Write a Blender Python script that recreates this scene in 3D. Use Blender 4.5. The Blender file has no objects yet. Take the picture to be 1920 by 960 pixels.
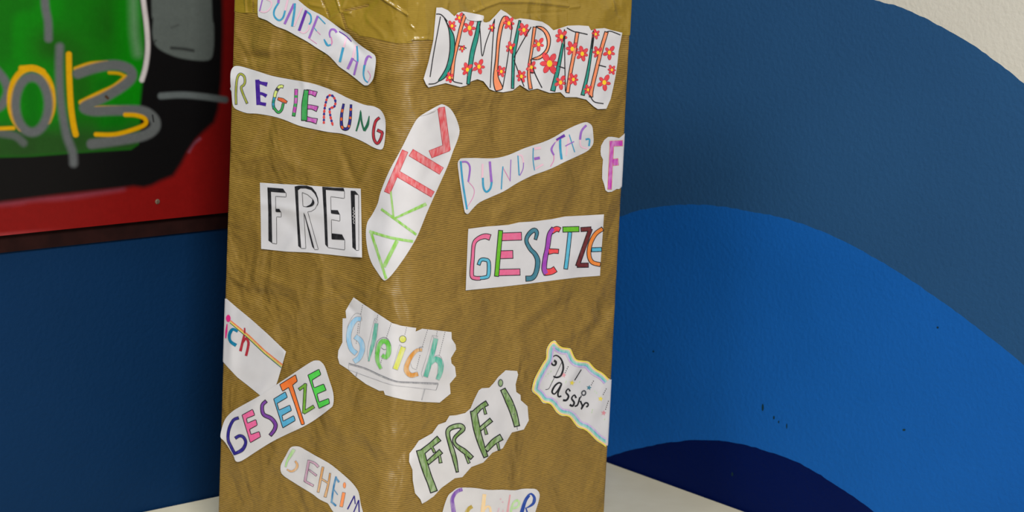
import bpy, math, random
import numpy as np
from mathutils import Matrix, Vector
from mathutils.geometry import delaunay_2d_cdt
S = bpy.context.scene
COL = S.collection

# ------------------------------------------------------------ camera
FPX = 3911.0
PITCH = math.atan(800 / FPX)
ROLL = 0.047
TABLE_Z = 0.75
sp, cp = math.sin(PITCH), math.cos(PITCH)
FWD = np.array([0, cp, -sp]); X0 = np.array([1.0, 0, 0]); U0 = np.array([0, sp, cp])
RGT = math.cos(ROLL) * X0 + math.sin(ROLL) * U0
UPV = -math.sin(ROLL) * X0 + math.cos(ROLL) * U0
def ray(px, py):
    return FWD + RGT * ((px - 960) / FPX) - UPV * ((py - 480) / FPX)
d0 = ray(729, 1125)
t0 = 2.4 / d0[1]
FRONT = np.array([t0 * d0[0], 2.4])
CAMP = np.array([0, 0, TABLE_Z - t0 * d0[2]])
cam = bpy.data.cameras.new('camera'); camo = bpy.data.objects.new('camera', cam); COL.objects.link(camo)
cam.sensor_width = 36; cam.lens = FPX / 1920 * 36; cam.clip_start = 0.05
cam.dof.use_dof = True; cam.dof.focus_distance = 2.52; cam.dof.aperture_fstop = 7.5
M = Matrix(((RGT[0], UPV[0], -FWD[0], CAMP[0]), (RGT[1], UPV[1], -FWD[1], CAMP[1]), (RGT[2], UPV[2], -FWD[2], CAMP[2]), (0, 0, 0, 1)))
camo.matrix_world = M
S.camera = camo
def project(P):
    D = P - CAMP
    z = D @ FWD
    return np.stack([960 + FPX * (D @ RGT) / z, 480 - FPX * (D @ UPV) / z], -1)

# ------------------------------------------------------------ light
S.view_settings.view_transform = 'Standard'; S.view_settings.look = 'None'
S.view_settings.gamma = 1; S.view_settings.use_curve_mapping = False
S.view_settings.exposure = 0.0
w = bpy.data.worlds.new('world'); S.world = w; w.use_nodes = True
w.node_tree.nodes['Background'].inputs[0].default_value = (0.93, 0.96, 1.0, 1)
w.node_tree.nodes['Background'].inputs[1].default_value = 0.34
def area(name, loc, target, sx, sy, power, col):
    l = bpy.data.lights.new(name, 'AREA'); l.shape = 'RECTANGLE'; l.size = sx; l.size_y = sy; l.energy = power; l.color = col
    o = bpy.data.objects.new(name, l); COL.objects.link(o); o.location = loc
    o.rotation_euler = (Vector(target) - Vector(loc)).to_track_quat('-Z', 'Y').to_euler()
    return o
area('ceiling_and_fill_light', (0.45, -0.2, 2.75), (0.0, 2.5, 1.0), 1.1, 0.6, 84, (1.0, 0.965, 0.91))
area('ceiling_and_fill_light', (-0.95, 1.75, 2.75), (-0.6, 2.3, 0.75), 0.7, 0.5, 12, (0.97, 0.98, 1.0))  # added fill lamp, brightens the table left of the box

# ------------------------------------------------------------ helpers
def lin(c):
    return tuple(((v / 255) / 12.92 if v / 255 <= 0.04045 else ((v / 255 + 0.055) / 1.055) ** 2.4) for v in c)
def new_mat(name, rough=0.6, spec=0.5):
    m = bpy.data.materials.new(name); m.use_nodes = True
    b = m.node_tree.nodes['Principled BSDF']
    b.inputs['Roughness'].default_value = rough; b.inputs['Specular IOR Level'].default_value = spec
    return m, m.node_tree, b
def N(nt, t, **kw):
    n = nt.nodes.new(t)
    for k, v in kw.items():
        if k in n.inputs: n.inputs[k].default_value = v
        else: setattr(n, k, v)
    return n
def noise_col(nt, b, c1, c2, scale, coord='Object', detail=4, lo=0.35, hi=0.65, vec_scale=None, bump=0.0, bdist=0.001, bscale=None):
    tc = N(nt, 'ShaderNodeTexCoord'); v = tc.outputs[coord]
    if vec_scale:
        mp = N(nt, 'ShaderNodeMapping'); mp.inputs['Scale'].default_value = vec_scale
        nt.links.new(v, mp.inputs[0]); v = mp.outputs[0]
    n = N(nt, 'ShaderNodeTexNoise', Scale=scale, Detail=detail); nt.links.new(v, n.inputs['Vector'])
    r = N(nt, 'ShaderNodeValToRGB'); r.color_ramp.elements[0].position = lo; r.color_ramp.elements[1].position = hi
    r.color_ramp.elements[0].color = (*lin(c1), 1); r.color_ramp.elements[1].color = (*lin(c2), 1)
    nt.links.new(n.outputs[0], r.inputs[0]); nt.links.new(r.outputs[0], b.inputs['Base Color'])
    if bump:
        n2 = N(nt, 'ShaderNodeTexNoise', Scale=bscale or scale * 8, Detail=4); nt.links.new(v, n2.inputs['Vector'])
        bp = N(nt, 'ShaderNodeBump', Strength=bump, Distance=bdist); nt.links.new(n2.outputs[0], bp.inputs['Height'])
        nt.links.new(bp.outputs[0], b.inputs['Normal'])
    return r
def mesh_obj(name, verts, faces, mats, parent=None, midx=None, smooth=False, uvs=None):
    me = bpy.data.meshes.new(name)
    me.from_pydata([tuple(map(float, v)) for v in verts], [], faces)
    for m in (mats if isinstance(mats, (list, tuple)) else [mats]): me.materials.append(m)
    if midx is not None: me.polygons.foreach_set('material_index', midx)
    if smooth: me.polygons.foreach_set('use_smooth', [True] * len(me.polygons))
    if uvs is not None:
        ul = me.uv_layers.new(name='UVMap')
        li = np.zeros(len(me.loops), dtype=np.int32); me.loops.foreach_get('vertex_index', li)
        ul.data.foreach_set('uv', np.asarray(uvs, dtype=np.float32)[li].ravel())
    me.update()
    o = bpy.data.objects.new(name, me); COL.objects.link(o)
    if parent: o.parent = parent
    return o
def tag(o, label, cat, group=None):
    o['label'] = label; o['category'] = cat
    if group: o['group'] = group
    return o
def empty(name, loc):
    o = bpy.data.objects.new(name, None); COL.objects.link(o); o.location = loc; o.empty_display_size = .1
    return o
def box_vf(x0, x1, y0, y1, z0, z1):
    v = [(x, y, z) for x in (x0, x1) for y in (y0, y1) for z in (z0, z1)]
    return v, [(0, 1, 3, 2), (4, 6, 7, 5), (0, 4, 5, 1), (2, 3, 7, 6), (0, 2, 6, 4), (1, 5, 7, 3)]
def pts(s, fr=(0, 0, 1)):
    out = []
    for p in s.split():
        q = p.split(',')
        out.append([fr[0] + float(q[0]) / fr[2], fr[1] + float(q[1]) / fr[2]] + [float(e) for e in q[2:]])
    return out
def catmull(P, n=6, closed=False):
    P = [np.array(p[:2], float) for p in P]; k = len(P); out = []
    for i in range(k if closed else k - 1):
        if closed: a, b, c, d = P[(i - 1) % k], P[i], P[(i + 1) % k], P[(i + 2) % k]
        else: a, b, c, d = P[max(i - 1, 0)], P[i], P[i + 1], P[min(i + 2, k - 1)]
        for j in range(n):
            t = j / n
            out.append(0.5 * ((2 * b) + (-a + c) * t + (2 * a - 5 * b + 4 * c - d) * t * t + (-a + 3 * b - 3 * c + d) * t ** 3))
    if not closed: out.append(P[-1])
    return np.array(out)
def resample(P, step):
    P = np.asarray(P, float); d = np.r_[0, np.cumsum(np.hypot(*np.diff(P, axis=0).T))]
    n = max(2, int(math.ceil(d[-1] / step)) + 1); t = np.linspace(0, d[-1], n)
    return np.stack([np.interp(t, d, P[:, 0]), np.interp(t, d, P[:, 1])], -1)
def inside(poly, Q):
    poly = np.asarray(poly)[:, :2]; x, y = Q[:, 0], Q[:, 1]; r = np.zeros(len(Q), bool); j = len(poly) - 1
    for i in range(len(poly)):
        xi, yi = poly[i]; xj, yj = poly[j]
        if yi != yj:
            r ^= ((yi > y) != (yj > y)) & (x < (xj - xi) * (y - yi) / (yj - yi) + xi)
        j = i
    return r
def segdist(Q, P):
    best = np.full(len(Q), 1e9); P = np.asarray(P, float)
    for a, b in zip(P[:-1], P[1:]):
        ab = b - a; t = np.clip(((Q - a) @ ab) / max(ab @ ab, 1e-9), 0, 1)
        best = np.minimum(best, np.hypot(*(Q - a - t[:, None] * ab).T))
    return best
def fill(poly, step):
    """triangulate a closed 2D outline with interior grid points"""
    poly = np.asarray(poly, float)[:, :2]; n = len(poly)
    lo, hi = poly.min(0), poly.max(0)
    gx, gy = np.meshgrid(np.arange(lo[0] + step / 2, hi[0], step), np.arange(lo[1] + step / 2, hi[1], step))
    G = np.stack([gx.ravel(), gy.ravel()], -1)
    G = G[inside(poly, G)]
    if len(G): G = G[segdist(G, np.vstack([poly, poly[:1]])) > step * 0.3]
    V = [Vector(p) for p in poly] + [Vector(p) for p in G]
    r = delaunay_2d_cdt(V, [(i, (i + 1) % n) for i in range(n)], [], 1, 1e-7)
    return np.array([tuple(v) for v in r[0]]), [tuple(f) for f in r[2]]

# ------------------------------------------------------------ the room
dirR = np.array([-math.sin(math.radians(47.8)), -math.cos(math.radians(47.8))])    # left wall: from the corner towards the camera, left
dirL = np.array([math.sin(math.radians(42.2)), -math.cos(math.radians(42.2))])     # right wall: from the corner towards the camera, right
dc = ray(983, 809); tc_ = (TABLE_Z - CAMP[2]) / dc[2]
CORNER = (CAMP + tc_ * dc)[:2]
nL = -dirL; nR = -dirR                                                             # outward normals (away from the room) of right / left wall
nLeft = np.array([dirR[1], -dirR[0]]);  nLeft = nLeft if nLeft @ dirL > 0 else -nLeft   # into the room
nRight = np.array([-dirL[1], dirL[0]]); nRight = nRight if nRight @ dirR > 0 else -nRight
def hit(px, py, n, off=0.0):
    """pixel -> point of the wall plane (room side offset off)"""
    d = ray(px, py); k = CORNER + n * off
    t = ((k - CAMP[:2]) @ n) / (d[:2] @ n)
    return CAMP + t * d
def wallpt(a, z, dr, n, off=0.0):
    p = CORNER + dr * a + n * off
    return (p[0], p[1], z)

def wall_paint(name, c1, c2, rough=0.55):
    m, nt, b = new_mat(name, rough, 0.06)
    noise_col(nt, b, c1, c2, 3.0, bump=0.45, bdist=0.002, bscale=160, lo=.3, hi=.7)
    return m
slate = wall_paint('slate_blue_wall_paint', (36, 73, 112), (39, 79, 120))
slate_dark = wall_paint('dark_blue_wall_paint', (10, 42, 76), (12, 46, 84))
mid = wall_paint('bright_blue_wall_paint', (18, 84, 158), (22, 92, 172))
navy = wall_paint('navy_wall_paint', (0, 16, 66), (2, 20, 76))
white = wall_paint('white_wall_paint', (190, 186, 174), (200, 196, 184), .7)
WH = 2.85
# left wall
W, F = [], []
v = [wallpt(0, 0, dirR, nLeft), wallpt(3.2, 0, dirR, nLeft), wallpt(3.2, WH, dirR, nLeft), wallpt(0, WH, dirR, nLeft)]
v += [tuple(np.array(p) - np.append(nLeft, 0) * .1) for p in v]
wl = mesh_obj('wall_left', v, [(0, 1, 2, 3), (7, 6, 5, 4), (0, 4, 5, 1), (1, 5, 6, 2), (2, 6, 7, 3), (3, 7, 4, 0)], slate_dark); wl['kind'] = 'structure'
# right wall: painted arches are fields of the wall face
arcs = [catmull(pts('700,160 900,20 1100,-80 1300,-110 1450,-80 1560,-34 1640,0 1685,12 1730,32 1765,50 1800,70 1830,88 1860,110 1890,132 1920,157 2000,222 2150,370 2300,560 2400,760'), 8),
        catmull(pts('800,640 950,515 1060,448 1165,405 1230,388 1290,384 1340,386 1400,395 1480,412 1560,442 1630,478 1700,520 1800,590 1860,636 1920,685 2020,775 2200,1000 2320,1250'), 8),
        catmull(pts('960,960 1050,895 1140,857 1200,840 1270,828 1330,825 1400,835 1480,860 1520,880 1560,905 1640,960 1720,1030 1800,1120'), 8)]
rnd = random.Random(3)
A2 = []
for k, a in enumerate(arcs):
    P = []
    q = resample(a, 9)
    for p in q:
        h = hit(p[0], p[1] + rnd.uniform(-.9, .9), nRight)
        s = (h[:2] - CORNER) @ dirL
        if s > 0.004 and h[2] > 0.004: P.append((s, h[2]))
    A2.append(P)
WR = 3.0
V2 = [(0, 0), (WR, 0), (WR, WH), (0, WH)]; E2 = [(0, 1), (1, 2), (2, 3), (3, 0)]
FIELDS = []
for P in A2:
    P = [(0, P[0][1])] + P
    if P[-1][1] > .02: P = P + [(P[-1][0] + P[-1][1] * .35, 0)]
    FIELDS.append(P + [(0, 0)])
    i0 = len(V2); V2 += P
    E2 += [(i0 + i, i0 + i + 1) for i in range(len(P) - 1)]
r = delaunay_2d_cdt([Vector(p) for p in V2], E2, [], 1, 1e-6)
vv = np.array([tuple(p) for p in r[0]]); ff = [tuple(f) for f in r[2]]
cen = np.array([vv[list(f)].mean(0) for f in ff])
idx = np.zeros(len(ff), int)
for k, P in enumerate(FIELDS): idx[inside(P, cen)] = k + 1
vw = [wallpt(p[0], p[1], dirL, nRight) for p in vv]; nb = len(vw)
vw += [wallpt(a, z, dirL, nRight, o) for o in (0, -.1) for a, z in ((0, 0), (WR, 0), (WR, WH), (0, WH))]
ff2 = [f[::1] for f in ff] + [(nb + 7, nb + 6, nb + 5, nb + 4), (nb, nb + 4, nb + 5, nb + 1), (nb + 1, nb + 5, nb + 6, nb + 2), (nb + 2, nb + 6, nb + 7, nb + 3)]
wr = mesh_obj('wall_right', vw, ff2, [white, slate, mid, navy], midx=list(idx) + [0] * 4); wr['kind'] = 'structure'
fv, ff3 = [], []
for (x, y, hw, hh) in ((1430, 764, 2, 7), (1451, 783, 1.6, 3.5), (1460, 791, 1.4, 2.5), (1475, 799, 1.2, 5), (1225, 659, 1.8, 1.8), (1373, 889, 2, 4), (1758, 614, 2, 2), (1695, 806, 3, 2)):
    i0 = len(fv)
    for k in range(8):
        a = k * math.pi / 4; fv.append(tuple(hit(x + hw * math.cos(a), y + hh * math.sin(a), nRight, .0004)))
    ff3.append(tuple(range(i0, i0 + 8)))
fm, nt, b = new_mat('dark_green_paint', .6, .2); noise_col(nt, b, (8, 40, 50), (10, 50, 60), 50)
fk = mesh_obj('paint_flecks', fv, ff3, fm, wr); fk['kind'] = 'stuff'
# floor
m, nt, b = new_mat('grey_linoleum_floor', .5); noise_col(nt, b, (120, 118, 112), (140, 138, 130), 12)
v = [(-3.2, -1.5, 0), (3.2, -1.5, 0), (3.2, 3.3, 0), (-3.2, 3.3, 0)]; v += [(p[0], p[1], -.1) for p in v]
fl = mesh_obj('floor', v, [(0, 1, 2, 3), (7, 6, 5, 4), (0, 4, 5, 1), (1, 5, 6, 2), (2, 6, 7, 3), (3, 7, 4, 0)], m); fl['kind'] = 'structure'

# ------------------------------------------------------------ table in the corner
tm, nt, b = new_mat('pale_grey_laminate', .42, .4); noise_col(nt, b, (236, 228, 200), (240, 233, 206), 30, bump=.05, bdist=.0005)
em, nt, b = new_mat('table_edge_band', .5); noise_col(nt, b, (150, 146, 134), (160, 156, 144), 20)
gm, nt, b = new_mat('grey_powder_coated_steel', .35); noise_col(nt, b, (90, 92, 94), (100, 102, 104), 40)
table = empty('table', (float((CORNER + dirR * .6 + dirL * .45)[0]), float((CORNER + dirR * .6 + dirL * .45)[1]), 0))
tag(table, 'pale grey laminate table pushed into the corner under the kraft paper box', 'table')
TO = np.array(table.location)
def tbl_box(a0, a1, b0, b1, z0, z1, bev=0.0):
    v = []
    for a in (a0, a1):
        for c in (b0, b1):
            for z in (z0, z1):
                p = CORNER + dirR * a + dirL * c; v.append((p[0] - TO[0], p[1] - TO[1], z))
    return v, [(0, 1, 3, 2), (4, 6, 7, 5), (0, 4, 5, 1), (2, 3, 7, 6), (0, 2, 6, 4), (1, 5, 7, 3)]
TA, TB = 1.2, 0.9
mesh_obj('table_top', *tbl_box(.004, TA, .004, TB, TABLE_Z - .003, TABLE_Z), tm, table)
mesh_obj('edge_band', *tbl_box(.004, TA, .004, TB, TABLE_Z - .026, TABLE_Z - .003), em, table)
v, f = [], []
for a0, a1, b0, b1 in ((.06, TA - .06, .06, .085), (.06, TA - .06, TB - .085, TB - .06), (.06, .085, .06, TB - .06), (TA - .085, TA - .06, .06, TB - .06)):
    q, g = tbl_box(a0, a1, b0, b1, TABLE_Z - .07, TABLE_Z - .026); f += [tuple(i + len(v) for i in h) for h in g]; v += q
mesh_obj('apron', v, f, gm, table)
for a, c in ((.055, .055), (TA - .09, .055), (.055, TB - .09), (TA - .09, TB - .09)):
    lg = mesh_obj('leg', *tbl_box(a, a + .035, c, c + .035, .012, TABLE_Z - .026), gm, table)
    mesh_obj('foot_cap', *tbl_box(a - .003, a + .038, c - .003, c + .038, 0, .014), em, lg)

# ------------------------------------------------------------ graffiti board on the left wall
BT = .018
hb = [hit(x, y, nLeft, BT) for x, y in ((0, 440), (214, 420), (428, 401))]
ZB = float(np.mean([h[2] for h in hb]))
a_of = lambda h: float((h[:2] - CORNER) @ dirR)
aR, aL = a_of(hit(560, 300, nLeft, BT)), a_of(hit(-260, 300, nLeft, BT))
av0, av1 = a_of(hit(445, 300, nLeft, BT)), a_of(hit(-8, 300, nLeft, BT))
ztop = float(hit(10, -20, nLeft, BT)[2]); ztop = max(ztop, float(hit(430, -20, nLeft, BT)[2]))
ga = np.r_[np.linspace(aR, av0, 6)[:-1], np.linspace(av0, av1, 330), np.linspace(av1, aL, 30)[1:]]
gz = np.r_[np.linspace(ZB, ztop, 300), np.linspace(ztop, ztop + .35, 20)[1:]]
AA, ZZ = np.meshgrid(ga, gz, indexing='ij')
PW = np.stack([CORNER[0] + dirR[0] * AA + nLeft[0] * BT, CORNER[1] + dirR[1] * AA + nLeft[1] * BT, ZZ], -1).reshape(-1, 3)
Q = project(PW)
rs = np.random.RandomState(5)
def vnoise(Q, sc, seed):
    r = np.random.RandomState(seed); g = r.rand(80, 80); x = (Q[:, 0] / sc) % 79; y = (Q[:, 1] / sc) % 79
    x0 = np.floor(x).astype(int) % 79; y0 = np.floor(y).astype(int) % 79; fx = x - np.floor(x); fy = y - np.floor(y)
    fx = fx * fx * (3 - 2 * fx); fy = fy * fy * (3 - 2 * fy)
    return (g[x0, y0] * (1 - fx) + g[x0 + 1, y0] * fx) * (1 - fy) + (g[x0, y0 + 1] * (1 - fx) + g[x0 + 1, y0 + 1] * fx) * fy
C = np.tile(np.array(lin((148, 22, 20))), (len(Q), 1))
def lay(mask, col):
    global C
    C = C * (1 - mask[:, None]) + np.array(lin(col)) * mask[:, None]
def sm(x): x = np.clip(x, 0, 1); return x * x * (3 - 2 * x)
def pmask(poly, soft):
    poly = np.array(poly)[:, :2]; d = segdist(Q, np.vstack([poly, poly[:1]])); s = np.where(inside(poly, Q), d, -d)
    return sm(.5 + s / (3.4 * soft))
def smask(line, wd, soft, smooth=True):
    P = catmull(pts(line), 6) if smooth and len(line.split()) > 2 else np.array(pts(line))
    return sm(.5 + (wd / 2 - segdist(Q, P)) / (3.2 * soft))
lay(smask('-300,396 0,382 60,374 130,369 230,353', 8, 5) * .25, (170, 120, 150))
lay(smask('354,284 362,270 374,260', 4, 3) * .45, (180, 130, 160))
lay(pmask(pts('-400,-400 408,-400 413,-60 418,0 419,60 416,150 410,205 402,230 385,245 368,262 352,285 340,308 325,330 300,340 285,348 270,352 250,350 220,354 110,366 0,380 -400,410'), 4), (18, 17, 18))
lay(pmask(pts('-400,-400 240,-400 256,-100 262,0 272,60 270,110 266,160 262,200 262,240 258,270 245,279 150,285 60,292 -400,305'), 3), (10, 142, 8))
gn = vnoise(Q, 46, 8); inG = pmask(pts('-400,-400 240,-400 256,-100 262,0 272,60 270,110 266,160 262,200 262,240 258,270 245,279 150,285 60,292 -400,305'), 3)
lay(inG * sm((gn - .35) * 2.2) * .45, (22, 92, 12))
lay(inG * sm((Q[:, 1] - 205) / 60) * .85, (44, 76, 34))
lay(inG * smask('95,85 140,110 150,180', 60, 22) * .6, (34, 70, 16))
lay(inG * smask('200,0 205,100', 40, 20) * .5, (26, 84, 14))
lay(inG * smask('60,165 62,225', 26, 8) * .9, (6, 122, 10)); lay(inG * smask('190,160 225,140', 18, 8) * .8, (10, 112, 12)); lay(inG * smask('195,230 225,228', 24, 9) * .9, (6, 122, 10))
lay(smask('250,0 252,60 258,100', 14, 7) * .45, (150, 175, 150))
lay(smask('262,-120 266,-30 270,10 275,50 277,90 273,125 266,150', 9, 2), (232, 222, 222))
lay(pmask(catmull(pts('284,-300 284,0 287,35 286,65 294,88 320,103 350,111 390,113 400,95 401,50 397,0 396,-300'), 4, True), 2.2), (104, 112, 108))
lay(smask('322,90 345,92 362,95', 5, 2.5) * .85, (30, 30, 30))
lay(smask('286,82 292,76', 3, 2) * .7, (40, 40, 40)); lay(smask('322,52 334,47', 3, 2) * .5, (60, 60, 60))
lay(smask('84,-100 84,0 90,40 91,72', 15, 3), (112, 116, 118))
lay(smask('302,180 340,178 380,181 422,187', 12, 2.4), (112, 120, 120))
YE = (244, 182, 4); GR = (112, 116, 118)
lay(smask('-10,128 8,150 14,172 4,196 -10,205', 16, 3), GR); lay(smask('-40,240 0,250 28,255 44,268', 14, 3), (100, 108, 104)); lay(smask('-20,242 25,240', 7, 2), YE)
ring = lambda cx, cy, rx, ry, a0, a1: ' '.join('%f,%f' % (cx + rx * math.cos(math.radians(a)), cy + ry * math.sin(math.radians(a))) for a in np.linspace(a0, a1, 16))
lay(smask(ring(59, 188, 40, 60, 120, 400), 12, 2), YE)
lay(smask(ring(60, 196, 31, 52, -90, 270), 17, 3), GR)
lay(smask('40,128 62,128 80,134', 10, 2), YE)
lay(smask('112,88 111,130 114,190 124,250 136,285 138,306', 15, 3.5), GR)
lay(smask('129,102 130,150 133,200 138,235 142,252', 11, 1.8), YE)
lay(smask('142,129 170,120 200,118', 8, 2), YE); lay(smask('152,192 185,176 215,162 236,145', 9, 2), YE); lay(smask('180,202 215,203 240,204', 8, 2), YE)
lay(smask('238,147 225,138 205,136', 6, 2) * .8, YE)
lay(smask('146,138 180,127 215,122 242,130 246,146 225,165 190,185 158,200 175,208 215,207 265,208 288,222 290,240 270,254 230,262 172,270', 19, 2.6), (110, 114, 114))
lay(smask('180,252 215,252 250,243 272,233 271,222 255,216 235,215', 8, 1.8), YE)
lay(smask('199,181 202,184', 5, 1.5), (84, 60, 40)); lay(smask('286,216 288,228', 2.5, 1), (40, 40, 40))
lay(sm((7 - (Q[:, 1] - (440 - Q[:, 0] * .0925)) * -1) / 8) * sm((140 - Q[:, 0]) / 150) * .5, (196, 80, 84))
gn2 = vnoise(Q, 9, 12) * .5 + vnoise(Q, 4, 13) * .5
C = C * (0.93 + .14 * gn2[:, None]) * .62
nx, nz = len(ga), len(gz)
faces = [(i * nz + j, (i + 1) * nz + j, (i + 1) * nz + j + 1, i * nz + j + 1) for i in range(nx - 1) for j in range(nz - 1)]
m, nt, b = new_mat('spray_painted_board', .4, .15)
ca = N(nt, 'ShaderNodeVertexColor'); ca.layer_name = 'Paint'; nt.links.new(ca.outputs[0], b.inputs['Base Color'])
n1 = N(nt, 'ShaderNodeTexNoise', Scale=90.0, Detail=3); bp = N(nt, 'ShaderNodeBump', Strength=.12, Distance=.001)
nt.links.new(n1.outputs[0], bp.inputs['Height']); nt.links.new(bp.outputs[0], b.inputs['Normal'])
BO = np.array([*(CORNER + dirR * (aR + aL) / 2 + nLeft * .01), ZB])
board = empty('graffiti_board', tuple(BO)); tag(board, 'spray-painted red, black and green graffiti board hung on the left blue wall', 'painting')
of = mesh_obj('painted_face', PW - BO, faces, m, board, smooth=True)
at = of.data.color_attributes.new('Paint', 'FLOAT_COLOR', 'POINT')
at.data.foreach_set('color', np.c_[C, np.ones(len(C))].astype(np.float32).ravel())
def wbox(a0, a1, o0, o1, z0, z1, O):
    v = []
    for a in (a0, a1):
        for o_ in (o0, o1):
            for z in (z0, z1):
                p = CORNER + dirR * a + nLeft * o_; v.append((p[0] - O[0], p[1] - O[1], z - O[2]))
    return v, [(0, 1, 3, 2), (4, 6, 7, 5), (0, 4, 5, 1), (2, 3, 7, 6), (0, 2, 6, 4), (1, 5, 7, 3)]
bm_, nt, b = new_mat('board_edge_brown_shaded', .8, .1); noise_col(nt, b, (30, 13, 12), (40, 18, 16), 40)  # brown darkened to take in the shade under the board
mesh_obj('board_core', *wbox(aR, aL, .006, BT - .0005, ZB, ztop + .35, BO), bm_, board)
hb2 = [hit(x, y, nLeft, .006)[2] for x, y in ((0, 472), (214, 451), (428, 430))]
mesh_obj('backing_batten_with_shade', *wbox(aR, aL, .0005, .006, float(np.mean(hb2)), ZB + .03, BO), bm_, board)  # batten strip, its dark tone includes the shadow below the board
sc_m, nt, b = new_mat('dull_screw_steel', .35); b.inputs['Metallic'].default_value = .6; noise_col(nt, b, (120, 100, 84), (150, 130, 110), 200)
hs = hit(295, 378, nLeft, BT) - BO
vs, fs = [], []
ax = np.append(dirR, 0); nn = np.append(nLeft, 0)
for k, (rr, oo) in enumerate(((.0036, .0), (.0034, .0009), (.002, .0014))):
    for i in range(14):
        a = i / 14 * 2 * math.pi; vs.append(tuple(hs + ax * math.cos(a) * rr + np.array([0, 0, 1]) * math.sin(a) * rr + nn * oo))
for k in range(2):
    for i in range(14): fs.append((k * 14 + i, k * 14 + (i + 1) % 14, (k + 1) * 14 + (i + 1) % 14, (k + 1) * 14 + i))
fs.append(tuple(range(28, 42)))
mesh_obj('screw', vs, fs, sc_m, board)

# ------------------------------------------------------------ kraft paper box: surface description
def edge_len(ang_sign, ang, px0, px1):
    """length along a face direction so that the corner post projects on the line px0@y0 .. px1@y960"""
    out = []
    dr = np.array([ang_sign * math.sin(math.radians(ang)), math.cos(math.radians(ang))])
    for (px, py) in ((px0, 0), (px1, 960)):
        d = ray(px, py)
        # FRONT + L dr = CAM + t d (horizontal)
        A = np.array([[dr[0], -d[0]], [dr[1], -d[1]]]); s = np.linalg.solve(A, CAMP[:2] - FRONT)
        out.append((s[0], CAMP[2] + s[1] * d[2]))
    return dr, out
dLf, eL = edge_len(-1, 54.5, 437.0, 406.5)
dRt, eR = edge_len(1, 48.4, 1187.0, 1135.5)
def len_at(e, z): return e[1][0] + (e[0][0] - e[1][0]) * (z - e[1][1]) / (e[0][1] - e[1][1])
dF = ray(775, -95); tt = 2.4 / dF[1]; ZTOP = float(CAMP[2] + tt * dF[2])
LL, LR = len_at(eL, 1.0), len_at(eR, 1.0)
WF, WS = .030, .006
rw = np.random.RandomState(21)
WR_ = []
for i in range(190):
    WR_.append((rw.uniform(-LL, LR), rw.uniform(TABLE_Z, ZTOP), rw.choice([rw.normal(1.45, .35), rw.normal(.6, .35), rw.normal(-.6, .3)]), rw.uniform(.02, .08), rw.uniform(.007, .022), rw.choice([-1, 1]) * rw.uniform(.0004, .0021)))
# dents that the photograph shows: u, v, angle, length, width, height (filled in below once pixels can be mapped)
def ramp(x, w): return np.where(x < -w, 0, np.where(x > w, x, (x + w) ** 2 / (4 * w)))
def drp(x, w): return np.where(x < -w, 0, np.where(x > w, 1, (x + w) / (2 * w)))
EXTRA = []
def surf(u, v):
    u = np.asarray(u, float); v = np.asarray(v, float)
    lz, rz = len_at(eL, v), len_at(eR, v)
    ul, ur = lz, rz
    a = dLf; c = dRt
    # polyline from the front edge: right along c for rz, then along a; left along a for lz, then along c
    x = FRONT[None, :] + (c[None, :] * u[:, None] * 0)
    pos = x + (-a)[None, :] * u[:, None]
    tan = np.tile(-a, (len(u), 1))
    def add(dlt, r_, d_):
        nonlocal pos, tan
        pos = pos + dlt[None, :] * r_[:, None]; tan = tan + dlt[None, :] * d_[:, None]
    add(c + a, ramp(u, WF), drp(u, WF))                          # front edge
    add(a - c, ramp(u - ur, WS), drp(u - ur, WS))                # right edge
    add(c - a, ramp(-(u + ul), WS), -drp(-(u + ul), WS))
    n = np.stack([tan[:, 1], -tan[:, 0]], -1); n /= np.linalg.norm(n, axis=1)[:, None]
    d = np.zeros(len(u))
    for (cu, cv, th, ln, wd, h) in WR_ + EXTRA:
        du, dv = u - cu, v - cv; s, co = math.sin(th), math.cos(th)
        d += h * np.exp(-((du * co + dv * s) / ln) ** 2 - ((-du * s + dv * co) / wd) ** 2)
    fade = np.clip(np.minimum(u + ul, ur - u) / .02, 0, 1)
    d *= fade
    P = np.c_[pos + n * d[:, None], v]
    return P, np.c_[n, np.zeros(len(u))]
class Lift:
    def __init__(s, h0=.0007, bumps=()): s.h0 = h0; s.b = bumps
    def __call__(s, P):
        q = project(P); h = np.full(len(P), s.h0)
        for (x, y, r, H) in s.b:
            t = np.clip(1 - np.hypot(q[:, 0] - x, q[:, 1] - y) / r, 0, 1); h = h + H * t * t
        return h
ZERO = Lift(0.0)
def pos3(u, v, off, lift):
    P, n = surf(u, v); return P + n * (off + lift(P))[:, None]
def solve(px, off=0.0, lift=ZERO):
    px = np.array([list(q)[:2] for q in px], float)
    cx = 770 - .037 * px[:, 1]
    u = np.where(px[:, 0] < cx, (px[:, 0] - cx) / 335 * LL, (px[:, 0] - cx) / 410 * LR)
    v = 1.0 + (480 - px[:, 1]) * .00062
    e = 1e-4; lo = -LL + .0005; hi = LR - .0005
    for it in range(14):
        q = project(pos3(u, v, off, lift)); r = px - q
        if np.abs(r).max() < .02: break
        qu = (project(pos3(u + e, v, off, lift)) - q) / e; qv = (project(pos3(u, v + e, off, lift)) - q) / e
        det = qu[:, 0] * qv[:, 1] - qu[:, 1] * qv[:, 0]; det = np.where(np.abs(det) < 1e3, np.sign(det) * 1e3 + (det == 0), det)
        du = (r[:, 0] * qv[:, 1] - r[:, 1] * qv[:, 0]) / det; dv = (qu[:, 0] * r[:, 1] - qu[:, 1] * r[:, 0]) / det
        u = np.clip(u + np.clip(du, -.04, .04), lo, hi); v = v + np.clip(dv, -.08, .08)
    return u, v
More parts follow.
